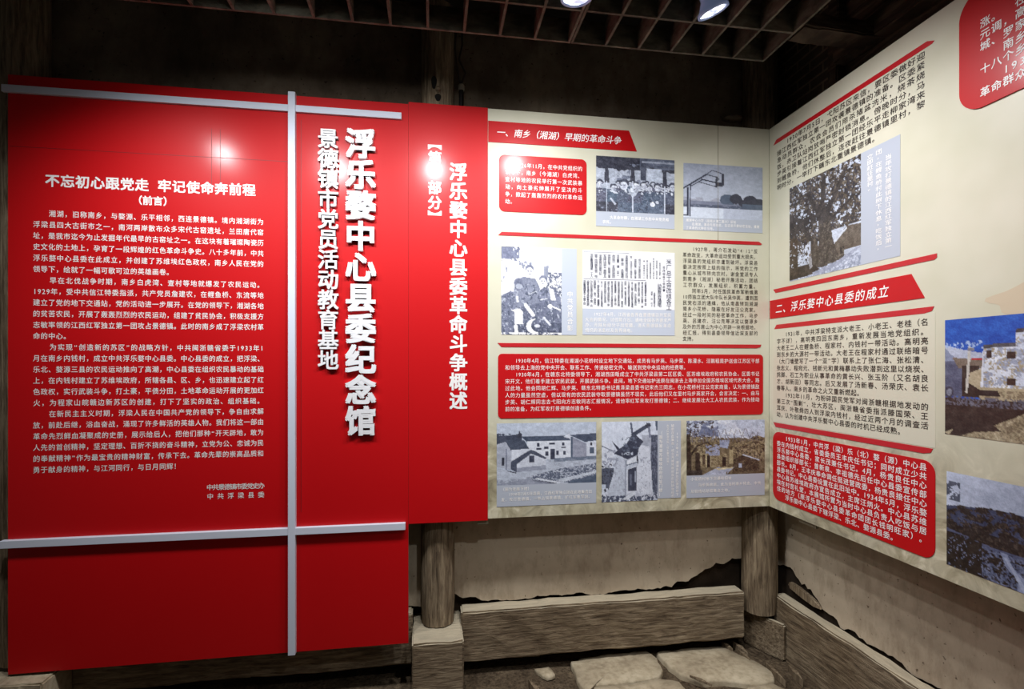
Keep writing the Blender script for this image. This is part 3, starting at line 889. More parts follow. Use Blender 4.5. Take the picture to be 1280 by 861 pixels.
# heading banner 1
a = bk(610.5, 151); b = bk(610.5, 177.4); c = bk(786, 165.5); d_ = bk(796, 190.7)
bn = plate(boardC, 'B', [(uC0 + 0.0015, b[1]), (d_[0], b[1]), (c[0], a[1]), (uC0 + 0.0015, a[1])], 'banner', M_redplate)
mb = MB()
line(mb, 'B', T['h1'], bk(621, 163)[0], bk(777, 175)[0], bk(621, 165.5)[1], 0.046, 0.0033, 'm', slant=0.18)
mb.build('lettering', M_white, bn, weld=False, recalc=False)
# plaque 1
pq = plate(boardC, 'B', plate_px('B', (623.8, 193), (733.2, 269), 0.03), 'plaque', M_redplate)
pq['label'] = 'rounded red text panel'
block(pq, 'B', T['p1'], 631, 728, (635, 206), (635, 252), 0.0033, style='r', fill=0.84)
# stripes
def stripe(parent, plane, a, b, h, slant_l, slant_r, material=M_stripe):
    (u0, v0), (u1, v1) = uv(plane, *a), uv(plane, *b); v1 = v0
    lp = [(u0 + max(0, slant_l), v0 + h / 2), (u0 + max(0, -slant_l), v0 - h / 2), (u1 - max(0, slant_r) - 0.01, v0 - h / 2), (u1 - max(0, slant_r) * 0.3, v0 - h * 0.2), (u1 - max(0, -slant_r), v0 + h / 2)]
    o = plate(parent, plane, lp, 'stripe', material, 0.0018)
    return o
stripe(boardC, 'B', (622.5, 291.7), (952.5, 308), 0.019, 0.02, -0.02)
stripe(boardC, 'B', (622, 431), (951.5, 435), 0.021, -0.02, 0.02)
# column of dark text
block(boardC, 'B', T['col'], 853, 947.5, (856, 311), (856, 423.2), E_, M_black, style='r', fill=0.92, name='dark_lettering')
# wide red panel
pq = plate(boardC, 'B', plate_px('B', (622.5, 442.0), (953.5, 517.8), 0.022), 'plaque', M_redplate)
pq['label'] = 'wide rounded red text panel'
block(pq, 'B', T['wide'], 631, 949, (633, 450.8), (633, 511.3), 0.0033, style='r', fill=0.82)

# ------------------------------------------------------------------ printed photographs (painted by code into a fine mesh)
class Art:
    def __init__(s, w, h, bg):
        s.w, s.h = w, h
        s.a = np.zeros((h, w, 3)); s.a[:] = bg
        yy, xx = np.mgrid[0:h, 0:w]
        s.x = (xx + 0.5) / w; s.y = (yy + 0.5) / h
        s.r = np.random.RandomState(w * 31 + h)
    def noise(s, n, seed=None, asp=1.0):
        seed = seed if seed is not None else s.r.randint(1e6)
        v = 0.52 * s.noise1(n, seed, asp) + 0.28 * s.noise1(n * 2.2, seed + 50, asp) + 0.20 * s.noise1(n * 4.5, seed + 90, asp)
        return 0.5 + (v - 0.5) * 1.45
    def noise1(s, n, seed=None, asp=1.0):
        r = np.random.RandomState(seed if seed is not None else s.r.randint(1e6))
        ny, nx = max(2, int(n)), max(2, int(n * asp))
        g = r.rand(ny + 2, nx + 2)
        fx, fy = s.x * nx, s.y * ny
        ix, iy = fx.astype(int), fy.astype(int); tx, ty = fx - ix, fy - iy
        return (g[iy, ix] * (1 - tx) + g[iy, ix + 1] * tx) * (1 - ty) + (g[iy + 1, ix] * (1 - tx) + g[iy + 1, ix + 1] * tx) * ty
    def mask_poly(s, pts):
        m = np.zeros((s.h, s.w), bool); n = len(pts)
        for i in range(n):
            (xa, ya), (xb, yb) = pts[i], pts[(i + 1) % n]
            if ya == yb: continue
            c = ((ya > s.y) != (yb > s.y)) & (s.x < (xb - xa) * (s.y - ya) / (yb - ya) + xa)
            m ^= c
        return m
    def put(s, m, c, al=1.0):
        s.a[m] = s.a[m] * (1 - al) + np.array(c) * al
    def poly(s, pts, c, al=1.0): s.put(s.mask_poly(pts), c, al)
    def box(s, x0, y0, x1, y1, c, al=1.0): s.put((s.x >= x0) & (s.x < x1) & (s.y >= y0) & (s.y < y1), c, al)
    def ell(s, cx, cy, rx, ry, c, al=1.0): s.put(((s.x - cx) / rx) ** 2 + ((s.y - cy) / ry) ** 2 < 1, c, al)
    def seg(s, xa, ya, xb, yb, wd, c):
        ar = s.h / s.w
        dx, dy = xb - xa, (yb - ya) * ar
        t = np.clip(((s.x - xa) * dx + (s.y - ya) * ar * dy) / (dx * dx + dy * dy + 1e-9), 0, 1)
        d = np.hypot(s.x - xa - t * dx, (s.y - ya) * ar - t * dy)
        s.put(d < wd, c)
    def speck(s, m, lo, hi, seed=0):
        k = s.r.rand(s.h, s.w)[..., None]
        v = np.array(lo) * (1 - k) + np.array(hi) * k
        s.a[m] = v[m]
    def grain(s, amt):
        s.a += (s.noise(28, 77)[..., None] - 0.5) * amt * 1.5
        s.a += (s.r.rand(s.h, s.w, 1) - 0.5) * amt
DK, SL, MD, LT, WH = (58, 60, 74), (84, 96, 116), (140, 146, 164), (186, 196, 214), (238, 240, 246)

def art_group():
    A = Art(130, 92, (170, 178, 194))
    n = A.noise(7, 1)
    A.put(A.y < 0.18 + 0.1 * n, DK); A.put((A.y < 0.14 + 0.1 * n) & (A.x > 0.55), (96, 104, 124))
    A.put((A.y > 0.12) & (A.y < 0.5) & (A.x > 0.10) & (A.x < 0.56) & (A.noise(9, 2) > 0.62), (118, 126, 146))
    A.box(0.56, 0.04, 0.63, 0.40, (74, 80, 98)); A.box(0.60, 0.12, 1.0, 0.16, (86, 92, 110)); A.box(0.58, 0.05, 1.0, 0.09, (158, 166, 184))
    A.box(0.64, 0.18, 0.83, 0.42, LT)
    A.put((A.y > 0.56 + 0.05 * A.noise(8, 3)), SL)
    A.put((A.y > 0.8) & (A.x < 0.28), DK); A.put((A.x > 0.88) & (A.y > 0.55), DK)
    rr = random.Random(3)
    for x, y, r in ((0.64, 0.46, 0.030), (0.72, 0.47, 0.032), (0.83, 0.49, 0.03), (0.28, 0.48, 0.03), (0.43, 0.47, 0.028), (0.05, 0.50, 0.044), (0.22, 0.56, 0.040), (0.355, 0.50, 0.056), (0.50, 0.51, 0.046), (0.60, 0.505, 0.042), (0.68, 0.54, 0.036), (0.775, 0.52, 0.044), (0.90, 0.53, 0.038), (0.97, 0.50, 0.046)):
        A.poly([(x - 0.11, 0.82), (x - 0.07, y + r * 2.3), (x - 0.02, y + r * 1.7), (x + 0.02, y + r * 1.7), (x + 0.07, y + r * 2.3), (x + 0.11, 0.82)], (78 + rr.randint(-8, 8), 88, 108))
        g = rr.randint(-14, 10); q = rr.uniform(-0.3, 0.3) * r
        A.ell(x, y - r * 0.55, r * 1.08, r * 1.35, (66, 70, 88))
        A.ell(x + q * 0.3, y + r * 0.35, r * 0.84, r * 1.3, (194 + g, 200 + g, 214 + g)); A.ell(x + q + r * 0.35, y + r * 0.4, r * 0.35, r * 1.0, (164 + g, 170 + g, 188 + g))
        A.box(x - r * 0.55 + q, y + r * 0.05, x - r * 0.1 + q, y + r * 0.35, (122, 128, 148)); A.box(x + r * 0.15 + q, y + r * 0.05, x + r * 0.6 + q, y + r * 0.35, (122, 128, 148))
        A.box(x - r * 0.25 + q, y + r * 1.05, x + r * 0.3 + q, y + r * 1.25, (142, 146, 164))
        if rr.random() < 0.5: A.poly([(x - 0.015, y + r * 2.0), (x + 0.02, y + r * 2.0), (x, y + r * 3.0)], (196, 202, 216))
    A.poly([(0.40, 0.56), (0.46, 0.60), (0.54, 0.57), (0.50, 0.68), (0.46, 0.72), (0.42, 0.66)], (176, 184, 200))
    A.put((A.noise1(60, 15) > 0.80) & (A.y > 0.6), (120, 128, 148)); A.put((A.noise1(60, 17) > 0.82) & (A.y > 0.55), (52, 54, 68))
    A.put((A.noise(24, 5) > 0.72) & (A.y > 0.46) & (A.y < 0.66), (208, 214, 226))
    for x, t in ((0.135, 0.20), (0.46, 0.17), (0.87, 0.24)):
        A.poly([(x - 0.03, t + 0.28), (x - 0.02, t), (x + 0.02, t), (x + 0.035, t + 0.28)], DK)
        A.seg(x, t + 0.26, x, 0.98, 0.007, (190, 198, 214))
    A.ell(0.715, 0.83, 0.03, 0.045, (214, 218, 228)); A.ell(0.775, 0.79, 0.02, 0.03, (200, 206, 220))
    A.seg(0.19, 0.76, 0.24, 0.85, 0.012, (180, 186, 202))
    A.grain(34); return A.a
def art_hoop():
    A = Art(130, 92, LT)
    g = A.y[..., None]; A.a = np.array((158, 166, 184)) * (1 - g) + np.array((196, 204, 220)) * g
    A.a += (A.noise(5, 2)[..., None] - 0.5) * 20
    A.put((A.y > 0.62) & (A.noise(10, 3) > 0.4) & (A.x < 0.45) & (A.y < 0.80), (158, 162, 178))
    A.put((A.y > 0.69) & (A.y < 0.80), (120, 126, 146)); A.put((A.y > 0.755) & (A.y < 0.80) & (A.noise(30, 4) > 0.35), (80, 88, 108))
    n = A.noise(16, 5)
    for cx, cy, rx, ry in ((0.56, 0.64, 0.11, 0.10), (0.66, 0.62, 0.08, 0.10), (0.84, 0.63, 0.09, 0.10), (0.93, 0.68, 0.10, 0.09), (0.76, 0.70, 0.09, 0.07)):
        A.put(((A.x - cx) / rx) ** 2 + ((A.y - cy) / ry) ** 2 < 0.5 + n * 0.8, DK if cx > 0.6 else SL)
    A.put((A.x > 0.74) & (A.y > 0.71) & (A.y < 0.80), SL)
    A.put(A.y >= 0.80, (206, 214, 228)); A.put((A.y >= 0.80) & (A.x > 0.5), (186, 194, 212))
    for s in ((0, 0.47, 0.28, 0.20, 0.010), (0.28, 0.20, 0.36, 0.11, 0.005), (0.36, 0.11, 0.48, 0.16, 0.005), (0.10, 0.42, 0.24, 0.29, 0.007), (0.22, 0.26, 0.24, 0.30, 0.006),
              (0.24, 0.29, 0.41, 0.335, 0.008), (0.20, 0.34, 0.40, 0.405, 0.005), (0.28, 0.19, 0.42, 0.235, 0.005), (0.06, 0.46, 0.06, 0.95, 0.012), (0.09, 0.40, 0.085, 0.97, 0.007), (0.0, 0.955, 0.06, 0.955, 0.007)):
        A.seg(*s, (52, 56, 74))
    A.poly([(0.405, 0.22), (0.425, 0.22), (0.42, 0.42), (0.40, 0.42)], DK); A.poly([(0.478, 0.16), (0.51, 0.17), (0.505, 0.385), (0.475, 0.385)], DK)
    A.box(0.41, 0.33, 0.49, 0.40, DK); A.poly([(0.42, 0.22), (0.455, 0.27), (0.42, 0.31)], SL)
    A.seg(0.075, 0.5, 0.075, 0.93, 0.004, (176, 186, 204))
    A.grain(14); return A.a
def art_seated():
    A = Art(96, 138, WH)
    n = A.noise(20, 1); n2 = A.noise(36, 2)
    A.put((A.x < 0.30) & (A.y < 0.15 - 0.02 * n2) & (n > 0.12), (112, 118, 142)); A.put((A.x < 0.36) & (A.y < 0.17) & (n2 > 0.66), (120, 126, 148))
    A.put((A.x > 0.28) & (A.x < 0.5) & (A.y > 0.05 + A.x * 0.25) & (A.y < 0.14 + A.x * 0.3) & (n2 > 0.62), MD)
    A.put((A.x > 0.74) & (A.y > 0.28) & (n2 > 0.45), (108, 114, 136))
    A.poly([(0.69, 0.36), (0.70, 0.22), (0.78, 0.20), (0.76, 0.40)], (146, 152, 170))
    # bodies
    A.poly([(0, 0.56), (0.16, 0.50), (0.27, 0.55), (0.32, 0.70), (0.36, 1), (0, 1)], (116, 122, 144))
    A.poly([(0.20, 0.52), (0.24, 0.38), (0.36, 0.34), (0.56, 0.36), (0.63, 0.46), (0.66, 0.80), (0.5, 0.92), (0.24, 0.72)], (132, 138, 158))
    A.poly([(0.62, 0.50), (0.70, 0.45), (0.85, 0.47), (0.98, 0.56), (1.0, 0.78), (0.9, 0.95), (0.6, 0.95)], (126, 132, 154))
    A.poly([(0.24, 0.70), (0.7, 0.62), (1, 0.70), (1, 1), (0.2, 1)], (108, 114, 136))
    A.put((A.y > 0.42) & (A.noise(44, 4) > 0.66) & (A.a.mean(2) < 180), (84, 92, 112))
    A.put((A.y > 0.42) & (A.noise(44, 6) > 0.74) & (A.a.mean(2) < 180), (176, 182, 198))
    A.put((A.y > 0.86) & (A.noise(30, 7) > 0.45) & (A.x > 0.2), (78, 84, 104))
    # heads
    def head(x, y, rx, ry, c=(236, 238, 244)):
        A.ell(x, y - ry * 0.45, rx * 1.08, ry * 0.75, (118, 124, 146)); A.ell(x, y + 0.01, rx * 0.92, ry * 0.86, c)
        A.box(x - rx * 0.55, y - 0.006, x - rx * 0.15, y + 0.008, (110, 116, 138)); A.box(x + rx * 0.15, y - 0.006, x + rx * 0.6, y + 0.008, (110, 116, 138))
        A.box(x - rx * 0.05, y + 0.024, x + rx * 0.12, y + 0.03, (170, 176, 192)); A.box(x - rx * 0.3, y + ry * 0.5, x + rx * 0.35, y + ry * 0.58, (128, 134, 152))
    head(0.465, 0.275, 0.065, 0.062); head(0.685, 0.385, 0.058, 0.056)
    A.ell(0.285, 0.41, 0.075, 0.055, (112, 118, 140)); A.ell(0.29, 0.45, 0.055, 0.03, (176, 182, 198))
    A.put((A.x < 0.1) & (A.y > 0.22) & (A.y < 0.40) & (n > 0.55), MD)
    A.poly([(0.78, 0.46), (0.86, 0.48), (0.90, 0.60), (0.82, 0.60)], WH)
    A.poly([(0.24, 0.56), (0.28, 0.56), (0.29, 0.63), (0.25, 0.63)], (224, 228, 238))
    A.seg(0.4, 0.66, 0.52, 0.77, 0.03, (232, 234, 242)); A.ell(0.80, 0.67, 0.04, 0.025, WH); A.seg(0.80, 0.66, 0.97, 0.71, 0.012, WH)
    A.poly([(0.16, 0.72), (0.30, 0.70), (0.35, 0.73), (0.36, 0.88), (0.22, 0.88), (0.22, 0.74)], WH); A.seg(0.24, 0.90, 0.25, 0.98, 0.03, WH)
    m = (((A.x - 0.55) / 0.14) ** 2 + ((A.y - 0.90) / 0.085) ** 2 < 1) & ~(((A.x - 0.62) / 0.13) ** 2 + ((A.y - 0.89) / 0.078) ** 2 < 1)
    A.put(m, WH); A.seg(0.70, 0.80, 0.80, 0.88, 0.018, (214, 218, 230)); A.ell(0.59, 0.895, 0.05, 0.018, (210, 214, 226))
    A.seg(0.45, 0.54, 0.58, 0.50, 0.005, (222, 226, 236)); A.seg(0.64, 0.6, 0.76, 0.58, 0.006, (226, 230, 238))
    A.put((A.y > 0.97) & (n2 > 0.5), WH)
    A.grain(26); return A.a
def art_village():
    A = Art(156, 100, (184, 194, 212))
    n = A.noise(40, 1); n2 = A.noise(70, 2, 1.5)
    A.put((A.y > 0.15 + 0.06 * n) & (A.x < 0.25) & (A.y < 0.6), (66, 72, 90)); A.poly([(0.20, 0.24), (0.225, 0.12), (0.25, 0.24)], DK)
    A.poly([(0.24, 0.22), (0.70, 0.22), (0.74, 0.31), (0.30, 0.31)], (76, 86, 106)); A.poly([(0.30, 0.30), (0.74, 0.30), (0.74, 0.60), (0.30, 0.60)], (212, 218, 230))
    A.poly([(0.66, 0.24), (0.72, 0.19), (0.75, 0.24), (0.75, 0.28)], (206, 212, 226)); A.poly([(0.72, 0.21), (1, 0.19), (1, 0.31), (0.88, 0.33)], (74, 82, 102))
    A.poly([(0.74, 0.24), (0.90, 0.36), (0.90, 0.58), (0.74, 0.58)], (150, 154, 172)); A.box(0.74, 0.24, 0.757, 0.58, SL); A.poly([(0.90, 0.33), (1, 0.32), (1, 0.58), (0.90, 0.58)], (206, 212, 226))
    A.box(0.935, 0.34, 0.955, 0.39, DK); A.box(0.93, 0.42, 0.975, 0.52, SL)
    for x, y, w_, h_ in ((0.395, 0.33, 0.028, 0.06), (0.52, 0.33, 0.06, 0.03), (0.65, 0.33, 0.02, 0.05), (0.39, 0.41, 0.055, 0.03), (0.47, 0.39, 0.04, 0.035), (0.64, 0.40, 0.045, 0.018),
                         (0.48, 0.47, 0.03, 0.07), (0.535, 0.43, 0.04, 0.17), (0.59, 0.46, 0.025, 0.07), (0.66, 0.47, 0.024, 0.06)):
        A.box(x, y, x + w_, y + h_, (62, 66, 84))
    A.poly([(0.0, 0.34), (0.09, 0.30), (0.15, 0.46), (0.15, 0.75), (0, 0.70)], (168, 174, 190)); A.poly([(0.09, 0.27), (0.27, 0.28), (0.32, 0.42), (0.15, 0.43)], (74, 82, 100))
    A.poly([(0.15, 0.43), (0.32, 0.42), (0.32, 0.52), (0.15, 0.62)], (208, 214, 228)); A.seg(0.095, 0.42, 0.095, 0.74, 0.006, (120, 126, 146)); A.box(0.05, 0.55, 0.075, 0.68, DK)
    A.poly([(0.14, 0.62), (0.33, 0.44), (0.37, 0.45), (0.50, 0.58), (0.47, 0.59), (0.34, 0.50), (0.2, 0.66), (0.2, 0.80), (0.14, 0.74)], (74, 80, 98))
    A.poly([(0.2, 0.66), (0.34, 0.50), (0.49, 0.60), (0.49, 0.70), (0.2, 0.74)], (200, 206, 220)); A.poly([(0.2, 0.72), (0.49, 0.69), (0.49, 0.77), (0.2, 0.80)], (148, 154, 172)); A.box(0.32, 0.53, 0.37, 0.64, (66, 70, 88))
    A.poly([(0.49, 0.62), (1, 0.58), (1, 1), (0.2, 1), (0, 0.98), (0, 0.70), (0.10, 0.76), (0.2, 0.79), (0.49, 0.76)], (182, 190, 206))
    fld = A.mask_poly([(0.28, 0.88), (0.6, 0.76), (1, 0.68), (1, 1), (0.62, 0.98)])
    A.put(fld & (n2 > 0.35), (104, 112, 132)); A.put(fld & (n2 > 0.66), (68, 76, 96)); A.put(fld & (n > 0.72), (186, 192, 208))
    A.poly([(0.6, 0.93), (1, 0.80), (1, 0.84), (0.66, 0.97)], (192, 200, 214)); A.poly([(0.74, 0.95), (1, 0.87), (1, 1), (0.7, 1)], SL)
    A.poly([(0.57, 0.58), (1, 0.56), (1, 0.62), (0.57, 0.64)], SL, 0.75); A.put((n > 0.6) & (A.y > 0.60) & (A.y < 0.76) & (A.x > 0.5), (150, 156, 172), 0.6)
    A.poly([(0.34, 0.91), (0.62, 0.99), (0.52, 1.0), (0.36, 0.94)], DK); A.poly([(0.10, 0.76), (0.19, 0.79), (0.19, 0.81), (0.12, 0.78)], DK)
    A.poly([(0.40, 0.89), (0.64, 0.975), (0.62, 0.995), (0.38, 0.905)], (214, 220, 232)); A.put((A.y > 0.9) & (A.x < 0.35) & (n > 0.52), (140, 146, 164), 0.7)
    A.poly([(0, 0.98), (0.3, 0.90), (0.4, 0.93), (0.6, 1), (0, 1)], MD, 0.8)
    A.grain(22); return A.a
def art_gate():
    A = Art(92, 130, (204, 212, 228))
    n = A.noise(30, 1); n2 = A.noise(50, 2)
    A.poly([(0, 0.27), (0.07, 0.25), (0.18, 0.29), (0.22, 0.38), (0.18, 0.60), (0, 0.60)], (206, 212, 226)); A.seg(0, 0.30, 0.24, 0.38, 0.008, (96, 104, 126))
    A.put((A.x < 0.3) & (A.y > 0.35) & (A.y < 0.62) & (n > 0.55), (150, 156, 174))
    A.put((A.x < 0.22) & (A.y > 0.58) & (A.y < 0.82), (88, 94, 112)); A.put((A.x < 0.22) & (A.y > 0.52) & (n2 > 0.6), DK)
    A.put((A.x > 0.84) & (A.y > 0.18), (72, 78, 96)); A.put((A.x > 0.84) & (A.y > 0.18) & (n2 > 0.6), (112, 118, 138)); A.poly([(0.95, 0), (1, 0), (1, 0.12), (0.97, 0.12)], SL)
    A.put((A.x > 0.72) & (A.x < 0.88) & (A.y > 0.18) & (A.y < 0.4), (164, 170, 186))
    A.poly([(0.30, 0.44), (0.66, 0.28), (0.86, 0.34), (0.92, 1), (0.08, 0.95)], (190, 198, 214)); A.poly([(0.66, 0.30), (0.85, 0.32), (0.90, 0.98), (0.64, 0.98)], (206, 212, 226))
    A.put((A.y > 0.40) & (A.x > 0.2) & (A.x < 0.86) & (n2 > 0.72), (160, 166, 184))
    A.poly([(0.18, 0.24), (0.32, 0.34), (0.44, 0.28), (0.54, 0.17), (0.62, 0.18), (0.74, 0.26), (0.66, 0.34), (0.64, 0.42), (0.46, 0.48), (0.36, 0.44), (0.22, 0.40), (0.28, 0.36)], (60, 64, 82))
    A.put((n > 0.62) & (A.x > 0.36) & (A.x < 0.66) & (A.y > 0.20) & (A.y < 0.38), (98, 106, 126)); A.put((A.y > 0.385) & (A.y < 0.42) & (A.x > 0.36) & (A.x < 0.55) & (n2 > 0.5), LT)
    A.seg(0.52, 0.03, 0.55, 0.18, 0.018, (88, 96, 116)); A.seg(0.56, 0.17, 0.84, 0.05, 0.034, (66, 72, 90)); A.poly([(0.80, 0.02), (0.88, 0.06), (0.84, 0.10), (0.78, 0.07)], DK); A.seg(0.84, 0.08, 0.86, 0.20, 0.02, (120, 126, 146))
    A.poly([(0.44, 0.50), (0.62, 0.44), (0.63, 0.51), (0.45, 0.56)], (214, 220, 232)); A.seg(0.44, 0.55, 0.64, 0.51, 0.008, SL); A.seg(0.44, 0.49, 0.44, 0.56, 0.01, SL); A.seg(0.63, 0.44, 0.64, 0.52, 0.012, DK)
    A.poly([(0.44, 0.60), (0.66, 0.55), (0.67, 0.88), (0.45, 0.90)], (202, 208, 222)); A.poly([(0.47, 0.60), (0.62, 0.57), (0.62, 0.87), (0.47, 0.87)], (66, 70, 88)); A.box(0.50, 0.66, 0.53, 0.80, (104, 110, 130)); A.box(0.59, 0.62, 0.61, 0.76, (170, 178, 196))
    A.seg(0.42, 0.50, 0.42, 0.92, 0.008, (130, 136, 156))
    A.put((A.y > 0.92) & (n2 > 0.42), (80, 86, 106)); A.poly([(0.36, 0.97), (0.56, 0.88), (0.62, 0.90), (0.46, 0.98)], (210, 216, 228)); A.put((A.y > 0.9) & (A.x > 0.6) & (n > 0.5), (188, 194, 210))
    A.box(0, 0.78, 0.08, 0.82, LT)
    A.grain(20); return A.a
def art_lane():
    A = Art(124, 90, (184, 194, 214))
    n = A.noise(34, 1); n2 = A.noise(60, 2); n3 = A.noise(8, 3)
    A.put(n3 > 0.55, (204, 212, 228))
    A.put((A.y > 0.36 - 0.05 * n), (110, 98, 76)); A.put((A.x < 0.4) & (A.y < 0.5) & (n > 0.5), (118, 126, 152)); A.put((A.x < 0.35) & (A.y < 0.4) & (n2 > 0.55), (76, 72, 74))
    A.poly([(0.15, 0.26), (0.21, 0.06), (0.42, 0.30)], (108, 118, 146)); A.poly([(0.40, 0.37), (0.55, 0.37), (0.52, 0.52), (0.42, 0.50)], (146, 156, 182))
    tree = (((A.x - 0.68) / 0.12) ** 2 + ((A.y - 0.55) / 0.16) ** 2 < 1) | (((A.x - 0.9) / 0.15) ** 2 + ((A.y - 0.55) / 0.25) ** 2 < 1) | ((A.x < 0.42) & (A.y > 0.30) & (A.y < 0.62) & (n > 0.3))
    A.put(tree, (112, 100, 78)); A.put(tree & (n2 > 0.55), (148, 136, 106)); A.put(tree & (n2 < 0.36), (66, 54, 42))
    A.box(0.14, 0.60, 0.52, 0.86, (120, 106, 82)); A.put((A.x > 0.14) & (A.x < 0.52) & (A.y > 0.60) & (A.y < 0.86) & (n2 > 0.55), (160, 148, 116)); A.put((A.x > 0.24) & (A.x < 0.42) & (A.y > 0.44) & (A.y < 0.64) & (n > 0.45), (150, 158, 184))
    A.box(0.255, 0.64, 0.30, 0.86, (40, 30, 24)); A.box(0.245, 0.62, 0.255, 0.86, (188, 176, 142)); A.box(0.295, 0.64, 0.31, 0.84, (176, 164, 132)); A.box(0.455, 0.68, 0.50, 0.85, (38, 28, 22)); A.box(0.54, 0.55, 0.59, 0.8, (168, 156, 122)); A.box(0.20, 0.62, 0.23, 0.8, (74, 60, 46))
    for s in ((0.02, 0.30, 0.04, 0.95, 0.030), (0.04, 0.66, 0.14, 0.46, 0.014), (0.14, 0.46, 0.26, 0.40, 0.010), (0.03, 0.35, 0.06, 0.18, 0.010), (0.26, 0.40, 0.32, 0.46, 0.006), (0.14, 0.62, 0.15, 1.0, 0.03)): A.seg(*s, (52, 42, 34))
    A.poly([(0.60, 0.72), (0.72, 0.64), (0.93, 0.74), (0.93, 0.96), (0.58, 0.97)], (64, 52, 40)); A.put((A.x > 0.6) & (A.y > 0.72) & (n2 > 0.62), (104, 92, 70)); A.seg(0.72, 0.645, 0.92, 0.745, 0.008, (190, 198, 212)); A.box(0.66, 0.80, 0.70, 0.88, (176, 186, 206))
    A.poly([(0.22, 0.98), (0.40, 0.86), (0.60, 0.87), (0.50, 1), (0.2, 1)], (170, 178, 198)); A.poly([(0.36, 0.88), (0.58, 0.86), (0.6, 0.88), (0.4, 0.91)], (196, 186, 152)); A.put((A.y > 0.90) & (A.x < 0.2), (62, 54, 50)); A.put((A.y > 0.94) & (A.x > 0.5) & (n2 > 0.3), (96, 84, 64))
    for k in range(26):
        a = k * 1.9; x = 0.05 + 0.9 * ((k * 0.37) % 1); A.seg(x, 0.40, x + 0.06 * math.cos(a), 0.16 + 0.1 * ((k * 0.61) % 1), 0.0035, (116, 112, 116))
    A.grain(36); return A.a
def art_tree():
    A = Art(116, 160, (188, 196, 212))
    n = A.noise(40, 1); n2 = A.noise1(75, 2); n3 = A.noise(9, 3)
    can = (A.y < 0.66 - 0.06 * (A.x > 0.6)) | ((A.x < 0.25) & (A.y < 0.8))
    m = can & (n * 0.55 + n3 * 0.30 + n2 * 0.15 > 0.37); A.put(m, (60, 52, 48))
    A.put(m & (n2 > 0.60), (98, 88, 74)); A.put(m & (n2 < 0.32), (48, 46, 56)); A.put(m & (n2 > 0.86), (150, 158, 176)); A.put((A.y > 0.30) & (A.y < 0.46) & (A.x < 0.62) & (n > 0.30), (54, 47, 44))
    A.put((A.y > 0.36) & (A.y < 0.52) & (A.x < 0.36) & (n > 0.3), (48, 40, 36))
    A.poly([(0.64, 0.76), (0.82, 0.60), (1, 0.62), (1, 0.84), (0.7, 0.88)], (92, 82, 72)); A.seg(0.64, 0.74, 0.82, 0.62, 0.012, (196, 202, 214)); A.box(0.75, 0.82, 1.0, 0.86, (176, 184, 200)); A.box(0.74, 0.78, 0.79, 0.90, (44, 38, 36))
    A.poly([(0.44, 0.34), (0.60, 0.40), (0.64, 0.66), (0.70, 0.82), (0.80, 0.90), (0.38, 0.98), (0.42, 0.82), (0.46, 0.66)], (66, 58, 52))
    A.poly([(0.34, 0.60), (0.44, 0.66), (0.46, 0.9), (0.38, 0.96), (0.34, 0.8)], (74, 66, 58))
    for s in ((0.52, 0.5, 0.30, 0.15, 0.03), (0.55, 0.45, 0.78, 0.12, 0.03), (0.50, 0.42, 0.52, 0.05, 0.03), (0.36, 0.66, 0.12, 0.36, 0.025), (0.6, 0.5, 0.92, 0.34, 0.018)): A.seg(*s, (56, 49, 46))
    tr = (A.y > 0.5) & (A.x > 0.38) & (A.x < 0.8) & (n2 > 0.62) & (A.a.mean(2) < 90); A.put(tr, (96, 88, 78))
    gy = 0.92 + 0.02 * n - 0.12 * np.clip(A.x - 0.5, 0, 1)
    A.put(A.y > gy + 0.0, (176, 184, 202)); A.put((A.y > gy) & (n2 > 0.55), (142, 150, 170)); A.put((A.y > gy) & (n2 < 0.2), (214, 220, 232))
    A.poly([(0.0, 0.86), (0.36, 0.86), (0.5, 0.97), (0.0, 0.99)], (60, 50, 42)); A.poly([(0.36, 0.96), (0.7, 0.91), (0.95, 0.82), (1, 0.83), (0.7, 0.95), (0.40, 1.0)], (150, 156, 176))
    A.put((A.x < 0.34) & (A.y > 0.64) & (A.y < 0.86) & (n > 0.52), (188, 196, 212)); A.put((A.x < 0.34) & (A.y > 0.60) & (A.y < 0.86) & (n2 > 0.66), (74, 64, 54)); A.put((A.x < 0.14) & (A.y > 0.55) & (A.y < 0.95) & (n > 0.35), (70, 58, 46))
    A.poly([(0.30, 0.80), (0.345, 0.78), (0.36, 0.90), (0.32, 0.92)], (146, 146, 150)); A.ell(0.33, 0.775, 0.02, 0.018, (120, 110, 104))
    A.grain(30); return A.a
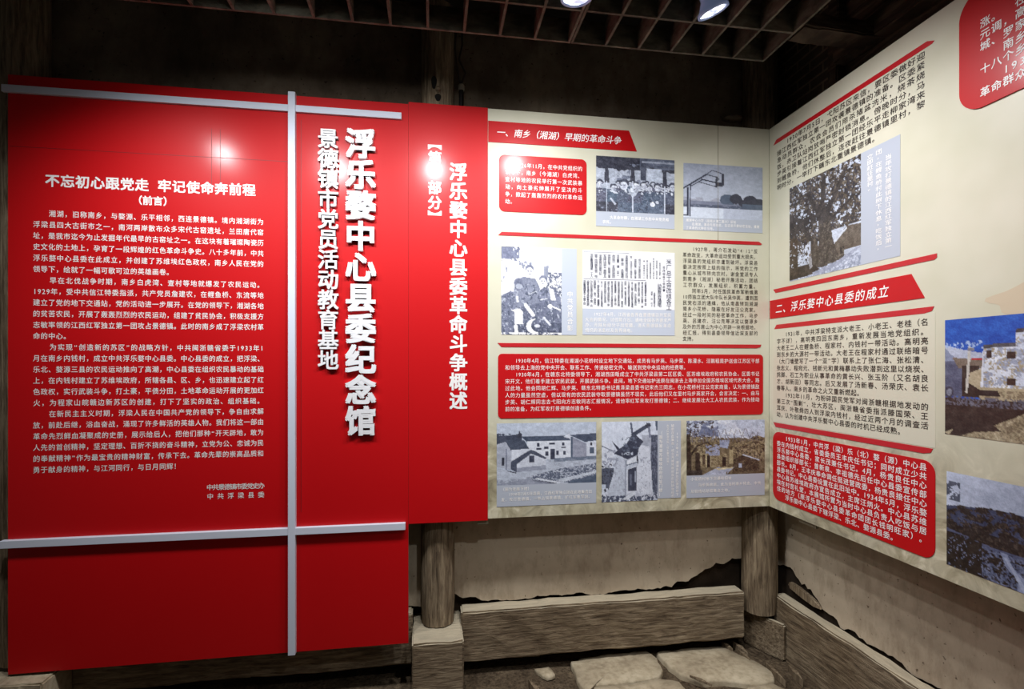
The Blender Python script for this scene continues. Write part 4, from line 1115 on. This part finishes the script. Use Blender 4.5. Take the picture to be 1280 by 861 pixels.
def art_house():
    A = Art(170, 130, (20, 78, 172))
    n = A.noise(30, 1); n2 = A.noise(70, 2, 1.5)
    A.poly([(0, 0.22), (0.10, 0.26), (0.24, 0.30), (0.24, 0.44), (0, 0.44)], (170, 178, 198)); A.put((A.y > 0.19) & (A.y < 0.26) & (A.x < 0.24) & (n2 > 0.60), (150, 174, 214))
    A.poly([(0, 0.24), (0.04, 0.30), (0.10, 0.36), (0, 0.40)], (120, 130, 156)); A.poly([(0.0, 0.36), (0.12, 0.36), (0.12, 0.66), (0, 0.66)], (82, 88, 112)); A.poly([(0.05, 0.33), (0.27, 0.36), (0.27, 0.42), (0.09, 0.42)], (112, 100, 88)); A.box(0.17, 0.335, 0.25, 0.355, (168, 40, 44))
    A.box(0.11, 0.40, 0.22, 0.66, (44, 34, 28)); A.poly([(0.16, 0.46), (0.24, 0.42), (0.22, 0.60), (0.15, 0.54)], (168, 156, 130)); A.seg(0.16, 0.25, 0.14, 0.62, 0.008, (186, 184, 178)); A.box(0.145, 0.255, 0.19, 0.275, (120, 120, 130))
    A.poly([(0.24, 0.25), (0.42, 0.24), (0.42, 0.68), (0.22, 0.66)], (206, 212, 224)); A.poly([(0.24, 0.23), (0.42, 0.22), (0.42, 0.25), (0.24, 0.26)], (78, 78, 84))
    A.poly([(0.42, 0.14), (1, 0.03), (1, 0.70), (0.42, 0.70)], (196, 204, 220)); A.poly([(0.42, 0.12), (1, 0.0), (1, 0.04), (0.42, 0.15)], (66, 62, 64))
    wl = (A.x > 0.24) & (A.y > 0.16) & (A.y < 0.66) & (A.a.mean(2) > 185); A.put(wl & (n > 0.52), (150, 158, 178)); A.put(wl & (n2 > 0.62) & (A.x < 0.6), (160, 150, 126))
    A.put((A.x > 0.22) & (A.y > 0.58) & (A.y < 0.70), (168, 156, 128)); A.put((A.x > 0.22) & (A.y > 0.60) & (A.y < 0.70) & (n2 > 0.5), (128, 114, 92))
    A.poly([(0.53, 0.32), (1, 0.28), (1, 0.33), (0.54, 0.36)], (86, 72, 58)); A.poly([(0.62, 0.40), (1, 0.36), (1, 0.44), (0.62, 0.46)], (222, 226, 236)); A.box(0.66, 0.46, 0.70, 0.66, (206, 196, 168)); A.box(0.70, 0.48, 1, 0.66, (40, 30, 26))
    for x, y, w_, h_ in ((0.37, 0.29, 0.045, 0.055), (0.37, 0.50, 0.05, 0.055), (0.26, 0.28, 0.03, 0.06)): A.box(x, y, x + w_, y + h_, (56, 42, 34))
    A.put(A.y > 0.68, (52, 40, 34)); A.put((A.y > 0.66) & (A.y < 0.74) & (A.x < 0.5) & (n2 > 0.5), (92, 92, 106)); A.ell(0.03, 0.63, 0.03, 0.05, (60, 60, 76)); A.ell(0.03, 0.63, 0.018, 0.03, (120, 124, 140)); A.poly([(0.22, 0.60), (0.32, 0.60), (0.34, 0.65), (0.22, 0.65)], (44, 36, 34))
    lt = A.mask_poly([(0.56, 0.70), (1, 0.68), (1, 0.80), (0.60, 1), (0.10, 1), (0.18, 0.95), (0.34, 0.92), (0.30, 0.88)]); A.put(lt, (150, 138, 112)); A.put(lt & (n2 > 0.6), (116, 104, 84)); A.put(lt & (n2 < 0.25), (178, 168, 142))
    A.poly([(0, 0.98), (0.06, 0.94), (0.03, 1)], (170, 160, 134))
    A.grain(24); return A.a
def art_path():
    A = Art(150, 110, (160, 170, 192))
    n = A.noise(26, 1); n2 = A.noise(60, 2, 1.4); n3 = A.noise(5, 3)
    A.a += (np.clip(0.45 - A.x, 0, 1) * 60 - np.clip(A.x - 0.5, 0, 1) * 30 + (n3 - 0.5) * 30)[..., None]; A.put((A.x < 0.10) & (A.y > 0.10) & (A.y < 0.30) & (n > 0.4), (72, 78, 96))
    hill = A.y > 0.36 + 0.10 * np.sin(A.x * 3.0 + 3.3) + 0.03 * n
    A.put(hill, (44, 36, 34)); A.put(hill & (n2 > 0.6), (68, 58, 52)); A.put(hill & (n > 0.62) & (A.y < 0.55), (60, 66, 92))
    A.poly([(0, 0.60), (0.3, 0.66), (1, 0.66), (1, 0.75), (0.32, 0.72), (0, 0.64)], (82, 88, 116))
    lo = A.y > 0.68; A.put(lo & (n > 0.5), (82, 90, 118)); A.put(lo & (n2 > 0.66), (112, 120, 148)); A.put(lo & (n2 < 0.3), (40, 32, 28)); A.put((A.y > 0.64) & (A.x < 0.25) & (n2 < 0.72), (42, 34, 30))
    A.poly([(0.36, 0.68), (0.40, 0.68), (0.44, 0.80), (0.56, 0.92), (0.58, 1), (0.46, 1), (0.47, 0.90), (0.39, 0.80)], (132, 142, 172)); A.poly([(0.38, 0.72), (0.40, 0.72), (0.47, 0.86), (0.53, 1), (0.50, 1), (0.45, 0.88)], (160, 170, 196))
    A.grain(20); return A.a

def lin(a):
    a = np.clip(a / 255.0, 0, 1)
    return np.where(a <= 0.04045, a / 12.92, ((a + 0.055) / 1.055) ** 2.4)
def photo(parent, plane, tl, br, art, label, d=0.0012):
    """a printed picture between pixel corners, as a fine mesh carrying the picture's colours"""
    (u0, v1), (u1, v0) = uv(plane, *tl), uv(plane, *br)
    return photo_uv(parent, plane, u0, u1, v0, v1, art, label, d)
def photo_uv(parent, plane, u0, u1, v0, v1, art, label, d=0.0012):
    h, w_ = art.shape[:2]
    us = np.linspace(u0, u1, w_); vs = np.linspace(v1, v0, h)
    U, V = np.meshgrid(us, vs)
    base = np.array(parent['_w'])
    co = np.stack([U, np.full_like(U, -d), V] if plane == 'B' else [np.full_like(U, -d), -U, V], -1).reshape(-1, 3) - base
    idx = np.arange(h * w_).reshape(h, w_)
    f = np.stack([idx[:-1, :-1], idx[1:, :-1], idx[1:, 1:], idx[:-1, 1:]], -1).reshape(-1, 4)
    me = bpy.data.meshes.new('photograph')
    me.from_pydata(co.tolist(), [], f.tolist())
    ca = me.color_attributes.new('print', 'FLOAT_COLOR', 'POINT')
    rgba = np.ones((h * w_, 4)); rgba[:, :3] = np.clip(lin(art) * 1.0, 0, 0.88).reshape(-1, 3)
    ca.data.foreach_set('color', rgba.ravel())
    me.materials.append(M_photo)
    o = bpy.data.objects.new('photograph', me); COL.objects.link(o); o.parent = parent; o['_w'] = tuple(base)
    o['label'] = label
    return o
def caption(photo_o, plane, loop, material=M_cap):
    return plate(photo_o, plane, loop, 'caption_strip', material, 0.0012, -0.0005)
def under(plane, tl, split, br):   # caption rectangle below a picture
    a, s, b = uv(plane, *tl), uv(plane, *split), uv(plane, *br)
    return a[0], b[0], b[1], s[1]

# 1 group with staves
u0, v1 = bk(745, 194.4); u1 = bk(843, 240)[0]; vs_ = bk(745, 263.8)[1]; v0 = bk(745, 282.4)[1]
ph = photo_uv(boardC, 'B', u0, u1, vs_, v1, art_group(), 'grey photograph of a crowd holding staves')
caption(ph, 'B', rect(u0, u1, v0, vs_))
block(boardC, 'B', T['c1'], 753, 836, (753, 271.3), (753, 277.2), 0.002, fill=0.9, name='caption_text')
# 2 hoop by a lake
u0, v1 = bk(854.1, 203.6); u1 = bk(953, 240)[0]; vs_ = bk(854, 271.2)[1]; v0 = bk(854, 287.4)[1]
ph = photo_uv(boardC, 'B', u0, u1, vs_, v1, art_hoop(), 'grey photograph of a basketball hoop by a lake')
caption(ph, 'B', rect(u0, u1, v0, vs_))
block(boardC, 'B', T['c2'], 857, 949, (857, 275), (857, 284.6), 0.002, fill=0.9, name='caption_text')
# 3 seated people
u0, v1 = bk(626.6, 307.8); u1 = bk(702, 360)[0]; uc = bk(720.6, 360)[0]; v0 = bk(626.3, 418)[1]
ph = photo_uv(boardC, 'B', u0, u1, v0, v1, art_seated(), 'pale grey photograph of seated people')
caption(ph, 'B', rect(u1, uc, v0, v1), M_newscap)
vblock(boardC, 'B', [(T['c3'][0], 712.5, 368, 410)], 0, 0, 0.002, name='caption_text')
# 4 newspaper cutting
u0, v1 = bk(728.2, 312.2); u1 = bk(843.2, 350)[0]; vs_ = bk(728, 385.6)[1]; v0 = bk(728, 418.4)[1]
nw = plate(boardC, 'B', rect(u0, u1, vs_, v1), 'newspaper_cutting', M_news, 0.0012, -0.0005)
nw['label'] = 'white newspaper cutting with dark columns of type'
mb = MB(); k_ = 0; rnd = random.Random(5)
W_, H_ = u1 - u0, v1 - vs_
def ncol(fx, fy0, fy1, size, n, style='m'):
    global k_
    for q in range(n):
        ch = T['nb'][k_ % len(T['nb'])]; k_ += 1
        if rnd.random() < 0.06: continue
        put(mb, 'B', ch, style, u0 + W_ * fx, v1 - H_ * (fy0 + (fy1 - fy0) * (q + 0.5) / n), size, 0.0018)
for q in range(9): ncol(0.095 + 0.047 * q, 0.07 + (0.06 if q in (7,) else 0), 0.47, 0.0185, 9, 'm')
for q in range(3): ncol(0.52 + 0.046 * q, 0.08 + 0.05 * (q % 2), 0.47, 0.015, 9)
for q in range(6): ncol(0.66 + 0.035 * q, 0.1 + 0.04 * (q % 3), 0.47, 0.0105, 9)
for q in range(19): ncol(0.02 + 0.0365 * q, 0.52, 0.93 + 0.02 * (q % 3), 0.0138 if q > 4 else 0.0155, 12)
ncol(0.83, 0.55, 0.95, 0.026, 6); ncol(0.775, 0.70, 0.95, 0.012, 8); ncol(0.745, 0.68, 0.95, 0.012, 7)
for q, ch in enumerate(T['nh'][:9]): put(mb, 'B', ch, 'm', u0 + W_ * 0.935, v1 - H_ * (0.16 + 0.80 * q / 8), 0.033, 0.0018)
for q, ch in enumerate(T['nh'][4:12]): put(mb, 'B', ch, 'm', u0 + W_ * 0.88, v1 - H_ * (0.26 + 0.40 * q / 7), 0.017, 0.0018)
mb.build('newspaper_type', M_newsink, nw, weld=False, recalc=False)
mb = MB(); mb.prism('B', rect(u0 + W_ * 0.01, u0 + W_ * 0.68, v1 - H_ * 0.499, v1 - H_ * 0.491), 0.0005, 0.0016); mb.prism('B', rect(u0 + W_ * 0.01, u0 + W_ * 0.5, v1 - H_ * 0.036, v1 - H_ * 0.030), 0.0005, 0.0016)
mb.build('newspaper_rule', M_newsink, nw)
caption(nw, 'B', rect(u0, u1, v0, vs_ - 0.0005), M_newscap)
block(boardC, 'B', T['c4'], 731, 839, (731, 392.5), (731, 412.6), 0.002, fill=0.86, name='caption_text')
# 5 village houses
u0, v1 = bk(620.9, 529.2); u1 = bk(745.2, 560)[0]; vs_ = bk(621.2, 606.9)[1]; v0 = bk(622, 633.4)[1]
ph = photo_uv(boardC, 'B', u0, u1, vs_, v1, art_village(), 'grey photograph of village houses by a field')
caption(ph, 'B', rect(u0, u1, v0, vs_))
block(boardC, 'B', T['c5'], 626, 740, (626, 611.8), (626, 624.6), 0.002, fill=0.82, name='caption_text')
# 6 gateway
u0, v1 = bk(752, 527.2); u1 = bk(821.8, 560)[0]; uc = bk(851, 560)[0]; v0 = bk(752.5, 627.6)[1]
ph = photo_uv(boardC, 'B', u0, u1, v0, v1, art_gate(), 'grey photograph of an old gateway with upturned eaves')
caption(ph, 'B', rect(u1, uc, v0 + 0.008, v1))
vblock(boardC, 'B', [(T['c6'][0], 846.3, 542, 618), (T['c6'][1], 840.6, 532, 620), (T['c6'][2], 834.6, 532, 580), (T['c6'][3], 825.6, 541, 618)], 0, 0, 0.002, name='caption_text')
# 7 lane with trees
u0, v1 = bk(858.1, 525.8); u1 = bk(955.6, 560)[0]; vs_ = bk(858.1, 594.5)[1]; v0 = bk(858.2, 622.4)[1]
ph = photo_uv(boardC, 'B', u0, u1, vs_, v1, art_lane(), 'brownish photograph of a lane with old houses and bare trees')
caption(ph, 'B', rect(u0, u1, v0, vs_))
block(boardC, 'B', T['c7'], 863, 951, (863, 598.8), (863, 614.2), 0.002, fill=0.62, name='caption_text')

# ------------------------------------------------------------------ right board contents
stripe(boardD, 'S', (967.0, 179.5), (1168.3, 43), 0.022, 0.025, -0.03)
block(boardD, 'S', T['ra'], 971.2, 1157, (974, 182.6), (974, 234.0), E_, M_black, fill=0.84, name='dark_lettering')
u0, v1 = sd(987.2, 235.8); u1 = sd(1076.5, 300)[0]; uc = sd(1125.5, 250)[0]; v0 = sd(987.2, 352)[1]
ph = photo_uv(boardD, 'S', u0, u1, v0, v1, art_tree(), 'photograph of a huge old tree beside a house')
caption(ph, 'S', rect(u1, uc, v0, v1))
vblock(boardD, 'S', [(T['rcap'][0], 1111, 196, 308), (T['rcap'][1], 1099, 190, 311), (T['rcap'][2], 1088, 196, 237)], 0, 0, 0.002, size=0.0235, sx=1.45, name='caption_text')
stripe(boardD, 'S', (966.8, 364.3), (1171.5, 318), 0.022, -0.02, 0.0)
a = sd(962.6, 376); b = sd(962.6, 398.6); c = sd(1139.5, 343); d_ = sd(1156.2, 372.8)
bn = plate(boardD, 'S', [(0.008, b[1]), (d_[0], b[1]), (c[0], a[1]), (0.008, a[1])], 'banner', M_redplate)
mb = MB(); line(mb, 'S', T['h2'], sd(970, 386)[0], sd(1113, 366)[0], sd(970, 386.6)[1], 0.056, 0.0033, 'm', slant=0.18, sx=1.0)
mb.build('lettering', M_white, bn, weld=False, recalc=False)
stripe(boardD, 'S', (968, 408.8), (1168, 388.5), 0.024, 0.02, 0.03)
pad = plate(boardD, 'S', rect(sd(966.5, 420)[0], sd(1169.2, 420)[0], sd(968, 527)[1], sd(968, 411)[1]), 'text_pad', M_pad, 0.0009, -0.0005)
block(boardD, 'S', T['rb'], 971, 1161.5, (973, 418.6), (973, 517.8), 0.0016, M_black, fill=0.84, name='dark_lettering')
stripe(boardD, 'S', (967, 530.3), (1166.5, 568.5), 0.024, -0.02, 0.03)
pq = plate(boardD, 'S', plate_px('S', (966.6, 538.5), (1169.5, 701.5), 0.05), 'plaque', M_redplate)
pq['label'] = 'rounded red text panel'
block(pq, 'S', T['rc'], 971.5, 1160, (973.8, 546.2), (973.8, 618.4), 0.0033, style='m', fill=0.88)
# upper red panel at the picture's right edge
a = sd(1200.6, 140.5); b = sd(1200.6, 14)
pq = plate(boardD, 'S', rrect(a[0], a[0] + 0.86, sd(1215, 140.5)[1], vC1 - 0.02, 0.085, 10), 'plaque', M_redplate, 0.006)
pq['label'] = 'large rounded red text panel'
mb = MB()
uL = sd(1226.5, 60)[0]; pitch = (sd(1280, 20)[0] - uL) / 3.62
va, vb2 = sd(1234, 27)[1], sd(1234, 114)[1]
for k, l in enumerate(T['rt']):
    x = uL
    for ch in l:
        wch = pitch * (0.66 if ord(ch) < 128 else 1.0)
        put(mb, 'S', ch, 'm', x + wch / 2, va + (vb2 - va) * k / 6, 0.0355, 0.0068)
        x += wch
mb.build('lettering', M_white, pq, weld=False, recalc=False)
M_pink = mat('faded_pink_print', srgb(200, 186, 160), 0.42, coat=0.2, coat_rough=0.2)
lp = []
for k in range(36):
    a_ = 2 * math.pi * k / 36
    lp.append((1.40 + (0.20 + 0.024 * math.sin(5 * a_)) * math.cos(a_), 1.895 + (0.050 + 0.012 * math.sin(3 * a_ + 1) + 0.008 * math.sin(7 * a_)) * math.sin(a_)))
plate(boardD, 'S', lp, 'printed_patch', M_pink, 0.0006, -0.0005)
# two colour photographs that run on past the picture's edge
u0, v1 = sd(1181.6, 400.2); v0 = sd(1181.6, 542)[1]
photo_uv(boardD, 'S', u0, u0 + (v1 - v0) * 1.36, v0, v1, art_house(), 'colour photograph of an old white house under a deep blue sky')
u0, v1 = sd(1183.6, 588.6); v0 = sd(1183.6, 704.8)[1]
photo_uv(boardD, 'S', u0, u0 + (v1 - v0) * 1.5, v0, v1, art_path(), 'dusky photograph of a path over a hillside')

for o in bpy.data.objects:
    if '_w' in o: del o['_w']
